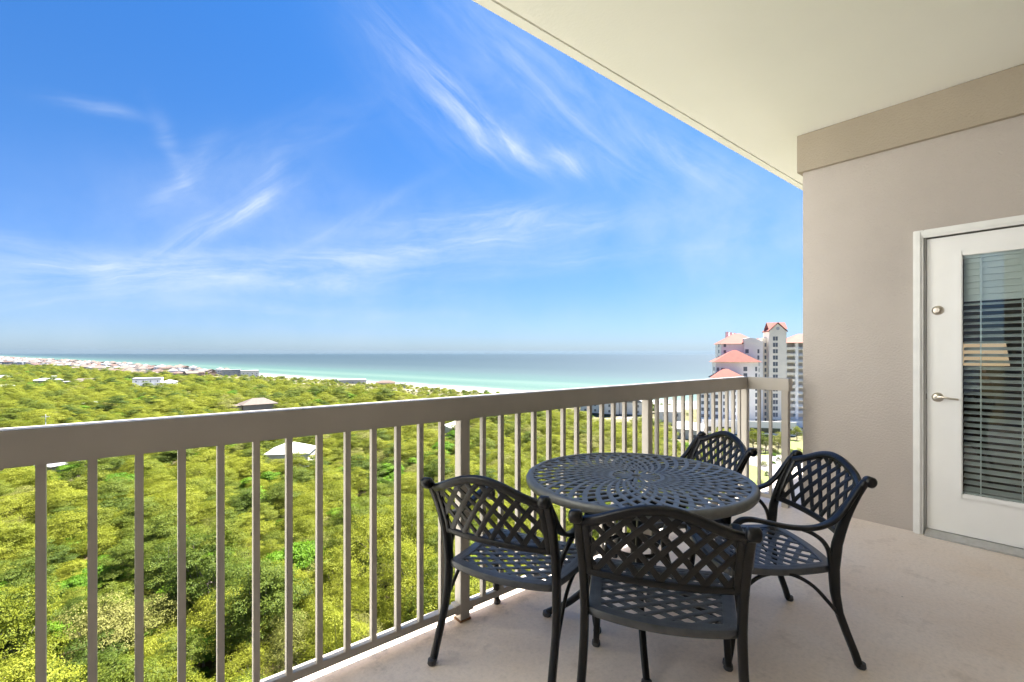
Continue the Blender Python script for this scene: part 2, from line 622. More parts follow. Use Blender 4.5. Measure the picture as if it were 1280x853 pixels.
dbuild(lt, 'glass_surround', M_WHITE, bevel=.005)
gp = MB()
gp.box(LX0 + .012, LX0 + .016, GY0 - .0, GY1 + .0, GZ0, GZ1)
dbuild(gp, 'glass_pane', M_GLASS)
bl = MB()
nz = 37
pitch = (GZ1 - GZ0 - .02) / nz
bx = LX0 + .048
for i in range(nz):
    z = GZ1 - .03 - i * pitch
    tilt = -R(70) if i < 7 else -R(22 + 3 * math.sin(i * 2.3))
    Mx = Matrix.Translation((bx, 0, z)) @ Matrix.Rotation(tilt, 4, 'Y')
    bl.box(-.024, .024, GY0 + .004, GY1 - .004, -.0012, .0012, M=Mx)
for y in (.438, .249, .06):
    bl.box(bx - .027, bx - .025, y - .003, y + .003, GZ0, GZ1)
bl.box(bx - .026, bx + .026, GY0 + .003, GY1 - .003, GZ1 - .022, GZ1 - .001)
bl.box(bx - .022, bx + .022, GY0 + .004, GY1 - .004, GZ0 + .001, GZ0 + .012)
dbuild(bl, 'blind', M_SLAT)


def hardware(z, lever):
    m = MB()
    y = .651
    m.lathe([(.0, -.016), (.020, -.016), (.030, -.009), (.033, -.0005)], 24, (LX0, y, z), 'X')
    if lever:
        m.lathe([(.0, -.046), (.011, -.046), (.011, -.012)], 16, (LX0, y, z), 'X')
        pts = spline([(LX0 - .040, y + .004, z), (LX0 - .046, y - .03, z + .004), (LX0 - .048, y - .07, z - .002), (LX0 - .042, y - .112, z - .006)], 16)
        m.sweep(pts, .018, .010, normal=(1, 0, 0), taper=lambda t: 1 - .35 * t)
    else:
        m.lathe([(.0, -.028), (.014, -.028), (.017, -.014)], 20, (LX0, y, z), 'X')
        m.box(LX0 - .034, LX0 - .028, y - .003, y + .003, z - .008, z + .008)
    return dbuild(m, 'lever_handle' if lever else 'deadbolt', M_NICKEL, smooth=True)


hardware(.973, True)
hardware(1.58, False)
m = MB()
m.box(LX0 - .001, LX0 + .02, DY1 - .0115, DY1 - .0085, .955, .995)
dbuild(m, 'strike_plate', M_RUBBER)
m = MB()
m.prism([(WX - .055, .002), (WX + .10, .002), (WX + .10, .040), (WX + .004, .040), (WX - .055, .014)], DY0 + .001, DY1 - .009, axis='Y')
dbuild(m, 'threshold', M_ALU)

# lamp on a table in the room
nt_ = empty('night_stand', (5.75, .55, .0125))
tag(nt_, 'dark wooden stand inside the room behind the glass door', 'night stand')
m = MB()
m.box(-.24, .24, -.24, .24, .66, .70)
m.box(-.22, .22, -.22, .22, .40, .66)
for a in (-1, 1):
    for b in (-1, 1):
        m.box(a * .20 - .02, a * .20 + .02, b * .20 - .02, b * .20 + .02, 0, .40)
m.build('stand_body', M_WOOD, nt_)
lp = empty('table_lamp', (5.75, .55, .7125))
tag(lp, 'table lamp with warm glowing drum shade seen through the door blinds', 'lamp')
m = MB()
m.lathe([(.0, .0), (.085, .0), (.085, .015), (.03, .03), (.055, .14), (.075, .24), (.03, .36), (.012, .38), (.012, .46)], 32)
m.build('lamp_base', M_WOOD, lp, smooth=True)
m = MB()
m.lathe([(.155, .46), (.13, .66), (.127, .66), (.152, .46)], 40)
m.build('lamp_shade', M_SHADE, lp, smooth=True)

# ------------------------------------------------------------------ cast metal chairs and table
def y_post(z):
    pts = [(.0, -.091), (.06, -.072), (.14, -.042), (.22, -.014), (.30, .0), (.40, .004), (.50, -.008), (.58, -.030), (.66, -.062), (.72, -.092), (.765, -.120)]
    if z <= 0: return pts[0][1]
    for (a, b), (c, d) in zip(pts[:-1], pts[1:]):
        if z <= c: return b + (d - b) * (z - a) / (c - a)
    return pts[-1][1]


HW = .252                          # half width between post centre lines at the seat


def x_post(z):
    return .250 + .010 * (max(0, z - .4) / .36) ** 1.5 + .014 * (max(0, .4 - z) / .4) ** 1.5


ZT_SIDE, CREST = .743, .074
ZB = .532


def z_crest(u):
    q = min(1, abs(u) / .245)
    return ZT_SIDE + CREST * (.45 * (1 - q ** 2.2) + .55 * (0.5 + 0.5 * math.cos(math.pi * q)) ** .9)


def back_pt(u, z):
    return Vector((u, y_post(min(z, .76)) - .034 * (1 - (u / .25) ** 2), z))


def surf_normal(fn, a, b, e=1e-3):
    n = (fn(a + e, b) - fn(a - e, b)).cross(fn(a, b + e) - fn(a, b - e))
    return n.normalized()


SEAT_Z = .400


def seat_half(y):
    t = max(0, min(1, y / .43))
    return .226 + .030 * math.sin(t * math.pi / 2)


def seat_rear(x): return -.036 * (1 - (x / .24) ** 2) + .004
def seat_front(x): return .425 + .022 * (1 - (x / .256) ** 2)


def seat_pt(x, y):
    t = max(0, min(1, y / .44))
    z = SEAT_Z - .014 * math.sin(math.pi * min(1, t * 1.05)) + .004 * t
    if y > .36: z -= .030 * ((y - .36) / .085) ** 2
    z -= .006 * (1 - (x / .25) ** 2)
    return Vector((x, y, z))


def lattice(m, curves, inside, fn, w, h, off):
    """curves: parametric lines (a(t), b(t)) t in 0..1; kept where inside"""
    for k, (ca, fam) in enumerate(curves):
        run = []
        N = 70
        for i in range(N + 1):
            a, b = ca(i / N)
            if inside(a, b):
                run.append((a, b))
            elif run:
                if len(run) > 3: emit(m, run, fn, w, h, off * fam * .4)
                run = []
        if len(run) > 3: emit(m, run, fn, w, h, off * fam * .4)


def emit(m, run, fn, w, h, off):
    step = max(1, len(run) // 16)
    idx = list(range(0, len(run), step))
    if idx[-1] != len(run) - 1: idx.append(len(run) - 1)
    pts, nor = [], []
    for i in idx:
        n = surf_normal(fn, *run[i])
        pts.append(fn(*run[i]) + n * off)
        nor.append(n)
    m.strip(pts, nor, w, h)


def make_chair():
    root = empty('patio_chair')
    for s in (-1, 1):
        # rear leg running up into the back post, with a rolled scroll at the top
        m = MB()
        zs = [0.012, .03, .06, .10, .14, .18, .22, .26, .30, .35, .40, .45, .50, .55, .60, .64, .68, .71, .74, .757]
        path = [(s * x_post(z), y_post(z), z) for z in zs]
        m.sweep(path, .030, .034, side=(1, 0, 0), prof=12, p=.6,
                taper=lambda t: (1.0, .82 + .45 * math.exp(-((t - .55) / .16) ** 2)))
        xc = s * x_post(.76)
        m.lathe([(0, -.021), (.015, -.021), (.0225, -.014), (.0225, .014), (.015, .021), (0, .021)], 22, (xc, -.132, .757), 'X')
        leg = m.build('leg', M_METAL, root, smooth=True)
        f = MB()
        f.lathe([(0, 0), (.016, 0), (.019, .006), (.017, .022), (.0, .026)], 16, (s * x_post(0), y_post(0) - .004, 0))
        f.build('foot_glide', M_RUBBER, leg, smooth=True)
        # front leg
        m = MB()
        path = spline([(s * .245, .395, .385), (s * .250, .402, .30), (s * .256, .412, .18), (s * .262, .428, .07), (s * .266, .440, .012)], 20)
        m.sweep(path, .029, .030, side=(1, 0, 0), prof=12, p=.6, taper=lambda t: 1.12 - .25 * t)
        leg = m.build('leg', M_METAL, root, smooth=True)
        f = MB()
        f.lathe([(0, 0), (.016, 0), (.019, .006), (.017, .022), (.0, .026)], 16, (s * .266, .442, 0))
        f.build('foot_glide', M_RUBBER, leg, smooth=True)
        # arm: flows out of the post, dips, rises and curls over at the front
        m = MB()
        path = spline([(s * .260, -.096, .742), (s * .261, -.060, .690), (s * .263, -.018, .632), (s * .268, .030, .592), (s * .274, .100, .572), (s * .280, .190, .575),
                       (s * .284, .280, .593), (s * .285, .345, .606), (s * .284, .390, .603), (s * .283, .416, .582), (s * .282, .414, .556), (s * .282, .396, .548)], 66)
        m.sweep(path, .036, .017, side=(1, 0, 0), prof=12, p=.55, taper=lambda t: (1.0 if t > .2 else .72 + 1.4 * t, 1.0))
        sup = spline([(s * .276, .150, .568), (s * .272, .110, .552), (s * .264, .062, .520), (s * .256, .032, .480), (s * .251, .020, .440), (s * .250, .016, .405)], 24)
        m.sweep(sup, .018, .017, side=(1, 0, 0), prof=8)
        m.build('armrest', M_METAL, root, smooth=True)
        # arched brace under the seat
        m = MB()
        path = spline([(s * .262, -.012, .210), (s * .258, .030, .262), (s * .254, .090, .326), (s * .252, .160, .366), (s * .251, .225, .376),
                       (s * .252, .300, .362), (s * .254, .360, .318), (s * .256, .405, .262)], 30)
        m.sweep(path, .013, .015, side=(1, 0, 0), prof=8)
        m.build('brace', M_METAL, root, smooth=True)
    # backrest
    m = MB()
    us = [-.243 + .486 * i / 40 for i in range(41)]
    pts = [back_pt(u, z_crest(u) - .010) for u in us]
    m.sweep(pts, .032, .024, normal=[surf_normal(back_pt, u, .70) for u in us], prof=10, p=.5)
    pts = [back_pt(u, ZB + .006) for u in us]
    m.sweep(pts, .026, .018, normal=[surf_normal(back_pt, u, ZB + .01) for u in us], prof=10, p=.5)
    for s in (-1, 1):
        zz = [ZB + (ZT_SIDE - ZB) * i / 14 for i in range(15)]
        m.sweep([back_pt(s * .232, z) for z in zz], .026, .020, normal=[surf_normal(back_pt, s * .232, z) for z in zz], prof=8, p=.5)
    curves = []
    for i in range(-7, 17):
        for fam in (-1, 1):
            def cv(t, i=i, fam=fam):
                v = t * .30
                u = -.285 + i * .068 + .62 * v + .75 * v * v
                return fam * u, ZB + v
            curves.append((cv, fam))
    lattice(m, curves, lambda a, b: abs(a) < .238 and b < z_crest(a) - .002, back_pt, .0215, .0062, .0021)
    m.build('backrest', M_METAL, root, smooth=True)
    # seat
    m = MB()
    loop = []
    for i in range(24):
        x = -.224 + .448 * i / 23
        loop.append((x, seat_rear(x)))
    for i in range(1, 16):
        y = .02 + .38 * i / 16
        loop.append((seat_half(y), y))
    for i in range(24):
        x = .254 - .508 * i / 23
        loop.append((x, seat_front(x)))
    for i in range(15, 0, -1):
        y = .02 + .38 * i / 16
        loop.append((-seat_half(y), y))
    m.sweep([seat_pt(*q) - Vector((0, 0, .008)) for q in loop], .026, .030, normal=[Vector((0, 0, 1))] * len(loop), prof=10, closed=True, p=.5)
    # broad flat border of the seat casting
    inner = [seat_pt(q[0] * .93, .20 + (q[1] - .20) * .94) + Vector((0, 0, .003)) for q in loop]
    m.sweep(inner, .030, .008, normal=[Vector((0, 0, 1))] * len(loop), prof=8, closed=True, p=.4)
    curves = []
    for i in range(-12, 12):
        for fam in (-1, 1):
            def cv(t, i=i, fam=fam):
                y = -.04 + .49 * t
                x = -.30 + i * .092 + .46 * t + .40 * t * t
                return fam * x, y
            curves.append((cv, fam))
    lattice(m, curves, lambda a, b: abs(a) < seat_half(b) - .003 and seat_rear(a) + .004 < b < seat_front(a) - .006, seat_pt, .022, .0062, .0021)
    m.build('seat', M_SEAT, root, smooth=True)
    return root


CH = [
    (1.172, 1.503, R(22.1), 'black lattice-back metal armchair closest to the railing, left of the table'),
    (1.380, .899, R(33.2), 'black lattice-back metal armchair in front of the table with its back squarely to the camera'),
    (2.425, .839, R(138.4), 'black lattice metal armchair right of the table, in front of the stucco wall'),
    (2.607, 1.410, R(146.7), 'black lattice metal armchair mostly hidden behind the table, near the corner of the railing'),
]
proto = make_chair()
for i, (x, y, th, lab) in enumerate(CH):
    o = proto if i == 0 else copy_tree(proto)
    o.location = (x, y, 0.0)
    o.rotation_euler = (0, 0, th - R(90))
    tag(o, lab, 'chair', 'black metal patio chairs around the table')


def make_table():
    TZ, TR = .705, .530
    root = empty('patio_table', (1.877, 1.350, 0))
    root.scale = (.985, .985, 1)
    tag(root, 'round black cast-metal patio table with an openwork spiral lattice top', 'table')
    m = MB()
    m.lathe([(.494, TZ - .012), (.496, TZ - .002), (.502, TZ), (.514, TZ), (.524, TZ - .005), (.530, TZ - .016), (.528, TZ - .030), (.520, TZ - .040), (.508, TZ - .040), (.496, TZ - .030), (.494, TZ - .012)], 120)
    N = 40
    for fam in (-1, 1):
        for i in range(N):
            a0 = 2 * math.pi * i / N
            pts, wd = [], []
            for k in range(23):
                t = k / 22
                r = .118 + (.500 - .118) * t
                a = a0 + fam * R(40) * (t ** .8)
                pts.append((r * math.cos(a), r * math.sin(a), TZ - .007 + fam * .0007))
            m.sweep(pts, .0215, .006, normal=(0, 0, 1), prof=8, p=.3, taper=lambda t: (.50 + .50 * min(1, t * 1.5), 1))
    m.lathe([(.112, TZ - .010), (.112, TZ - .003), (.130, TZ - .003), (.130, TZ - .010), (.112, TZ - .010)], 64)
    m.lathe([(.022, TZ - .012), (.022, TZ - .002), (.038, TZ - .002), (.038, TZ - .012), (.022, TZ - .012)], 32)
    for i in range(16):
        a = 2 * math.pi * (i + .5) / 16
        pts = [((.034 + .082 * k / 6) * math.cos(a), (.034 + .082 * k / 6) * math.sin(a), TZ - .006) for k in range(7)]
        m.sweep(pts, .018, .006, normal=(0, 0, 1), prof=8, p=.3, taper=lambda t: (.62 + .5 * math.sin(t * math.pi), 1))
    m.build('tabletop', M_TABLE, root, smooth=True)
    m = MB()
    m.lathe([(.300, TZ - .045), (.300, TZ - .012), (.318, TZ - .012), (.318, TZ - .045), (.300, TZ - .045)], 72)
    m.lathe([(.118, .372), (.130, .360), (.142, .372), (.130, .384), (.118, .372)], 48)
    m.build('support_ring', M_METAL, root, smooth=True)
    for k in range(4):
        a = R(41 + 90 * k)
        m = MB()
        prof = spline([(.305, 0, TZ - .030), (.235, 0, .600), (.160, 0, .500), (.130, 0, .400), (.150, 0, .290), (.215, 0, .175), (.310, 0, .085), (.385, 0, .040), (.428, 0, .018)], 48)
        ca, sa = math.cos(a), math.sin(a)
        path = [(p.x * ca, p.x * sa, p.z) for p in prof]
        m.sweep(path, .032, .034, side=(-sa, ca, 0), prof=12, p=.6, taper=lambda t: 1.05 - .2 * t)
        leg = m.build('leg', M_METAL, root, smooth=True)
        f = MB()
        f.lathe([(0, 0), (.018, 0), (.022, .006), (.020, .022), (.0, .028)], 16, (.430 * ca, .430 * sa, 0))
        f.build('foot_glide', M_RUBBER, leg, smooth=True)


make_table()

# ------------------------------------------------------------------ land, beach and sea
SH0 = Vector((262, 366, 0))                       # a point on the waterline
SHD = Vector((-.193, .981, 0)).normalized()       # along the shore (away)
SHN = Vector((-SHD.y, SHD.x, 0))                  # inland


def shore_sn(x, y):
    dx, dy = x - SH0.x, y - SH0.y
    return dx * SHD.x + dy * SHD.y, dx * SHN.x + dy * SHN.y


def sn_xy(s, n):
    return SH0 + SHD * s + SHN * n


def hump(s, n):
    return math.sin(s * .031 + 1.3 * math.sin(n * .05)) * math.sin(n * .043 + .9) * .6 + math.sin(s * .011 + n * .017) * .5


def land_z(s, n):
    if n < 0: return G - 1.6 + n * .03
    if n < 45: return G - 1.6 + 2.2 * (n / 45) ** .8
    d = math.exp(-((n - 72) / 22) ** 2) * (2.2 + 1.2 * math.sin(s * .045) * math.sin(s * .013 + 1))
    k = min(1, (n - 45) / 60)
    return G + .6 * (1 - k) + d + hump(s, n) * k


SEA_Z = G - 1.5


def sn_nodes(nt):
    """distance inland from the waterline, and distance along it, from the ground position"""
    geo = nd(nt, 'ShaderNodeNewGeometry')
    out = []
    for v in (SHN, SHD):
        sub = nd(nt, 'ShaderNodeVectorMath', operation='SUBTRACT')
        nt.links.new(geo.outputs['Position'], sub.inputs[0])
        sub.inputs[1].default_value = SH0
        d = nd(nt, 'ShaderNodeVectorMath', operation='DOT_PRODUCT')
        nt.links.new(sub.outputs[0], d.inputs[0])
        d.inputs[1].default_value = v
        out.append(d.outputs['Value'])
    return out[0], out[1], geo.outputs['Position']


def land_mat():
    m, nt, b = new_mat('coastal_ground')
    n, s, pos = sn_nodes(nt)
    a = nd(nt, 'ShaderNodeTexNoise', i_Scale=.035, i_Detail=8.0, i_Roughness=.7)
    f = nd(nt, 'ShaderNodeTexNoise', i_Scale=.6, i_Detail=6.0, i_Roughness=.7)
    for q in (a, f): nt.links.new(pos, q.inputs['Vector'])
    soil = ramp(nt, f.outputs['Fac'], [(0.30, (.03, .028, .014)), (0.5, (.06, .042, .024)), (0.60, (.05, .065, .018)), (0.72, (.09, .055, .032)), (0.85, (.13, .10, .07))])
    scrub = ramp(nt, f.outputs['Fac'], [(0.35, (.05, .055, .025)), (0.55, (.11, .10, .05)), (0.75, (.30, .26, .20))])
    sand = ramp(nt, f.outputs['Fac'], [(0.3, (.23, .20, .17)), (0.7, (.30, .275, .245))])
    ns = mathn(nt, 'ADD', n, mathn(nt, 'MULTIPLY', mathn(nt, 'SUBTRACT', a.outputs['Fac'], .5), 60))
    k1 = mathn(nt, 'MULTIPLY', mathn(nt, 'SUBTRACT', ns, 24), 1 / 10, True)
    k2 = mathn(nt, 'MULTIPLY', mathn(nt, 'SUBTRACT', ns, 120), 1 / 40, True)
    patch = ramp(nt, a.outputs['Fac'], [(0.54, 0.0), (0.60, 1.0)])
    scr = mixc(nt, patch, scrub, sand)
    c = mixc(nt, k1, sand, scr)
    c = mixc(nt, k2, c, soil)
    nt.links.new(c, b.inputs['Base Color'])
    b.inputs['Roughness'].default_value = .95
    b.inputs['Specular IOR Level'].default_value = .1
    return m


def sea_mat():
    m, nt, b = new_mat('gulf_water')
    n, s, pos = sn_nodes(nt)
    cmb = nd(nt, 'ShaderNodeCombineXYZ')
    nt.links.new(mathn(nt, 'MULTIPLY', n, .012), cmb.inputs[0])
    nt.links.new(mathn(nt, 'MULTIPLY', s, .0016), cmb.inputs[1])
    nz = nd(nt, 'ShaderNodeTexNoise', i_Scale=1.0, i_Detail=7.0, i_Roughness=.6, i_Distortion=.4)
    nt.links.new(cmb.outputs[0], nz.inputs['Vector'])
    off = mathn(nt, 'MULTIPLY', n, -1.0)                       # distance offshore
    w = mathn(nt, 'ADD', off, mathn(nt, 'MULTIPLY', mathn(nt, 'SUBTRACT', nz.outputs['Fac'], .5), 110))
    fac = mathn(nt, 'MULTIPLY', w, 1 / 1500, True)
    col = ramp(nt, fac, [(0.0, (.14, .15, .12)), (0.022, (.070, .105, .073)), (0.055, (.042, .082, .057)), (0.085, (.062, .102, .072)), (0.12, (.038, .072, .054)),
                         (0.22, (.030, .048, .042)), (0.38, (.018, .031, .028)), (1.0, (.011, .021, .019))])
    # breaking wave lines along the beach
    cm2 = nd(nt, 'ShaderNodeCombineXYZ')
    nt.links.new(mathn(nt, 'MULTIPLY', n, .14), cm2.inputs[0])
    nt.links.new(mathn(nt, 'MULTIPLY', s, .012), cm2.inputs[1])
    fz = nd(nt, 'ShaderNodeTexNoise', i_Scale=1.0, i_Detail=6.0, i_Roughness=.65)
    nt.links.new(cm2.outputs[0], fz.inputs['Vector'])
    near = mathn(nt, 'SUBTRACT', 1.0, mathn(nt, 'MULTIPLY', off, 1 / 45), True)
    foam = mathn(nt, 'MULTIPLY', ramp(nt, fz.outputs['Fac'], [(0.50, 0.0), (0.60, 1.0)]), near)
    col = mixc(nt, foam, col, (.8, .82, .82))
    nt.links.new(col, b.inputs['Base Color'])
    b.inputs['Roughness'].default_value = .38
    b.inputs['Specular IOR Level'].default_value = .28
    wv = nd(nt, 'ShaderNodeTexNoise', i_Scale=.25, i_Detail=5.0)
    nt.links.new(pos, wv.inputs['Vector'])
    bp = nd(nt, 'ShaderNodeBump', i_Strength=.6, i_Distance=1.2)
    nt.links.new(wv.outputs['Fac'], bp.inputs['Height'])
    nt.links.new(bp.outputs[0], b.inputs['Normal'])
    return m


def build_land():
    ss = sorted(set([-8000, -6000, -3000, -1600, -1000] + list(range(-700, 2200, 20)) + list(range(2200, 5000, 140)) + list(range(5000, 15000, 1500))))
    ns = [-60, -20, 0, 10, 20, 32, 45] + list(range(52, 160, 8)) + list(range(160, 800, 20)) + list(range(800, 2000, 120)) + [2500, 4000, 6000, 9000]
    vs = [(*sn_xy(s, n).xy, land_z(s, n)) for s in ss for n in ns]
    k = len(ns)
    fs = [(i * k + j, i * k + j + 1, (i + 1) * k + j + 1, (i + 1) * k + j) for i in range(len(ss) - 1) for j in range(k - 1)]
    m = MB()
    m.add(vs, fs)
    o = m.build('ground', land_mat(), smooth=True)
    tag(o, kind='structure')
    m = MB()
    L = 17500
    q = [sn_xy(-9000, 40), sn_xy(15500, 40), sn_xy(13000, -9000), sn_xy(8000, -14500), sn_xy(0, -17000), sn_xy(-9000, -14000)]
    m.add([(v.x, v.y, SEA_Z) for v in q], [(0, 1, 2, 3, 4, 5)])
    tag(m.build('sea', sea_mat()), kind='structure')


build_land()


def ground_at(x, y):
    return land_z(*shore_sn(x, y))


# ------------------------------------------------------------------ houses
EXCL = []                         # (x, y, radius) kept free of trees
M_HW = paint('house_white', (.62, .61, .60), .8, .06, .5)
M_HC = paint('house_cream', (.36, .31, .25), .8, .08, .5)
M_HG = paint('house_grey', (.30, .31, .32), .8, .08, .5)
M_HP = paint('house_pink', (.36, .26, .21), .8, .08, .5)
M_RT = paint('roof_taupe', (.095, .073, .06), .85, .12, .8)
M_RG = paint('roof_pale_grey', (.19, .195, .20), .7, .08, .8)
M_RB = paint('roof_brown', (.085, .05, .038), .85, .15, .8)
M_RW = paint('roof_white', (.36, .36, .355), .7, .05, .8)
M_TILE = paint('red_roof_tile', (.17, .040, .024), .85, .16, .6, .5, 2.5)
M_HPANE = paint('house_window', (.11, .12, .14), .25, .2)
M_PANE = paint('dark_window', (.035, .04, .05), .15, .2)


def hip(m, x0, x1, y0, y1, z, h, over=.6, mi=0, gable=False):
    x0 -= over; x1 += over; y0 -= over; y1 += over
    if x1 - x0 >= y1 - y0:
        r = (y1 - y0) / 2 if not gable else 0
        a, b = (x0 + r, (y0 + y1) / 2), (x1 - r, (y0 + y1) / 2)
        vs = [(x0, y0, z), (x1, y0, z), (x1, y1, z), (x0, y1, z), (*a, z + h), (*b, z + h)]
        fs = [(0, 1, 5, 4), (2, 3, 4, 5), (1, 2, 5), (3, 0, 4), (0, 3, 2, 1)]
    else:
        r = (x1 - x0) / 2 if not gable else 0
        a, b = ((x0 + x1) / 2, y0 + r), ((x0 + x1) / 2, y1 - r)
        vs = [(x0, y0, z), (x1, y0, z), (x1, y1, z), (x0, y1, z), (*a, z + h), (*b, z + h)]
        fs = [(0, 1, 4), (1, 2, 5, 4), (2, 3, 5), (3, 0, 4, 5), (0, 3, 2, 1)]
    m.add(vs, fs, mi)


def house(label, px, d, rz_off, wall, roof, vols, wins=None, chim=False, clear=None):
    """vols: (x0,x1,y0,y1,height,roof_h,kind) in the house's own frame; front is -y"""
    c = bearing(px, d)
    z = ground_at(c.x, c.y) - .2
    o = empty('house', (c.x, c.y, z), math.atan2(c.y, c.x) - R(90) + R(rz_off))
    tag(o, label, 'house')
    for (x0, x1, y0, y1, h, rh, kind) in vols:
        m = MB()
        m.box(x0, x1, y0, y1, 0, h)
        if kind == 'gable':          # gable ends
            if x1 - x0 >= y1 - y0:
                for xx in (x0, x1 - .2): m.prism([(y0, h), (y1, h), ((y0 + y1) / 2, h + rh - .25)], xx, xx + .2)
            else:
                for yy in (y0, y1 - .2): m.prism([(x0, h), (x1, h), ((x0 + x1) / 2, h + rh - .25)], yy, yy + .2, axis='Y')
        m.build('wall', wall, o)
        m = MB()
        if kind == 'flat':
            m.box(x0 - .3, x1 + .3, y0 - .3, y1 + .3, h + .003, h + rh)
        else:
            hip(m, x0, x1, y0, y1, h + .02, rh, gable=(kind == 'gable'))
        rf = m.build('roof', roof, o)
        if chim:
            m = MB()
            m.box(x0 + 2, x0 + 3, (y0 + y1) / 2 - .5, (y0 + y1) / 2 + .5, h, h + rh + 1)
            m.build('chimney', wall, rf)
        w, nfl = x1 - x0, max(1, int(h // 3))
        for fl in range(nfl):
            nw = max(1, int(w // 5.2))
            for i in range(nw):
                xc = x0 + w * (i + .5) / nw
                zc = .9 + fl * 3.0
                m = MB()
                m.box(xc - .5, xc + .5, y0 - .05, y0 + .1, zc, zc + 1.3)
                m.build('window', M_HPANE, o)
    r = max(max(abs(v) for v in q[:4]) for q in vols)
    EXCL.append((c.x, c.y, r + 3.0))
    if clear:
        u = Vector((c.x, c.y)).normalized()
        k = 0
        while k < clear:
            k += 5
            EXCL.append((c.x - u.x * (r + k), c.y - u.y * (r + k), r * .8))
    return o


house('low house with a taupe hipped roof among the trees, its top just over the rail', 318, 276, 12, M_HC, M_RT,
      [(-7, 11, -6, 6, 5.2, 3.2, 'hip'), (-13, -7.2, -5, 3, 4.6, .5, 'flat')], clear=26)
house('house half buried in trees with a broad pale grey hipped roof behind the balusters', 364, 147, -14, M_HW, M_RW,
      [(-6, 6, -5, 5, 4.8, 2.6, 'hip')])
house('large white villa with a long low wing in front of the pale town', 190, 462, -8, M_HW, M_RW,
      [(-14, 8, -7, 7, 9.0, 1.6, 'flat'), (8.2, 20, -6, 5, 6.2, 2.2, 'hip'), (-22, 26, -14, -7.2, 2.6, .5, 'flat')], clear=30)
house('white house with a dark band of windows left of the pinkish house', 68, 492, 6, M_HG, M_RW,
      [(-15, 6, -6, 6, 6.0, 2.0, 'hip'), (-2, 1.5, -2, 2, 9.5, .6, 'flat'), (6.2, 17, -8, 2, 3.4, .6, 'flat')], clear=24)
house('long pinkish house with brown roof beside the white house with dark windows', 109, 498, -5, M_HP, M_RT,
      [(-13, 12, -6, 6, 4.4, 3.0, 'hip')], clear=22)
house('pale bluish house at the left edge of the view above the forest', 3, 560, 8, M_HG, M_RG,
      [(-11, 9, -6, 6, 6.5, 2.5, 'hip')], clear=22)
house('small white house deep in the forest at the left edge', 5, 398, 0, M_HW, M_RW,
      [(-5, 6, -4, 4, 6.6, 1.6, 'hip')], clear=14)
house('grey flat-roofed beach house next to the white one on the shore', 289, 672, 4, M_HG, M_RG,
      [(-12, 12, -8, 8, 8.2, .8, 'flat')], clear=30)
house('white flat-roofed beach house on the shore right of its grey neighbour', 312, 668, 4, M_HW, M_RW,
      [(-11, 11, -8, 8, 8.0, .9, 'flat')], clear=30)
house('long low white flat-roofed house on the dunes at the start of the beach', 441, 535, 6, M_HG, M_RW,
      [(-15, 14, -6, 6, 4.2, .8, 'flat')], clear=40)
house('low brown-roofed house on the dune near the water', 482, 508, 0, M_HC, M_RB,
      [(-10, 10, -6, 6, 3.6, 2.0, 'hip')], clear=36)
house('small grey-roofed cottage between dune bushes', 503, 462, -12, M_HW, M_RG,
      [(-5, 5, -4, 4, 3.6, 1.8, 'hip')], clear=24)
house('tiny white cottage just over the rail among dune bushes', 545, 410, 10, M_HW, M_RW,
      [(-3, 3, -3, 3, 3.6, 1.2, 'hip')], clear=22)
house('grey roofed cabin in the forest at the far left', 112, 286, 15, M_HG, M_RG,
      [(-3.5, 3.5, -3, 3, 5.2, 1.4, 'hip')])
house('pale roofed cottage in the forest close behind the post beside the left chair', 572, 190, 20, M_HW, M_RW,
      [(-4, 3, -4, 4, 5.2, 2.0, 'hip')])
house('pale grey roofed cottage under the trees at the lower left behind balusters', 76, 131, 30, M_HC, M_RG,
      [(-4, 4, -3.4, 3.4, 4.8, 1.8, 'hip')])
house('big white house of several gables beyond the forest behind the table', 766, 262, -6, M_HW, M_RG,
      [(-17, -6.2, -6, 6, 7.2, 2.6, 'gable'), (-6, 4, -8, 6, 7.0, 4.2, 'gable'), (4.2, 17, -6, 7, 6.4, 3.0, 'gable')], clear=26)
house('white house with grey roof by the beach left of the apartment blocks', 836, 232, 10, M_HW, M_RG,
      [(-6, 6, -5, 5, 6.2, 2.6, 'gable')], clear=8)
house('low white garage building at the foot of the apartment blocks', 861, 196, -14, M_HW, M_RW,
      [(-5, 6, -4, 4, 4.2, 2.4, 'gable')], clear=14)

# town along the shore: small single-mesh houses
def town_mesh(wall, roof, kind, seed):
    r = random.Random(seed)
    m = MB()
    w, dpt, h = r.uniform(11, 16), r.uniform(9, 12), r.uniform(6, 9)
    m.box(-w / 2, w / 2, -dpt / 2, dpt / 2, 0, h, 0)
    hip(m, -w / 2, w / 2, -dpt / 2, dpt / 2, h + .02, r.uniform(2.0, 3.4), mi=1, gable=kind == 'gable')
    m.box(w * .1, w * .42, -dpt / 2 - 3, -dpt / 2 - .01, 0, h * .55, 0)
    for fl in range(2):
        for i in range(4):
            x = -w / 2 + w * (i + .5) / 4
            m.box(x - .7, x + .7, -dpt / 2 - .06, -dpt / 2 + .02, 1 + 3 * fl, 2.6 + 3 * fl, 2)
            m.box(x - .7, x + .7, dpt / 2 - .02, dpt / 2 + .06, 1 + 3 * fl, 2.6 + 3 * fl, 2)
    o = m.build('beach_house', [wall, roof, M_HPANE])
    me = o.data
    bpy.data.objects.remove(o)
    return me


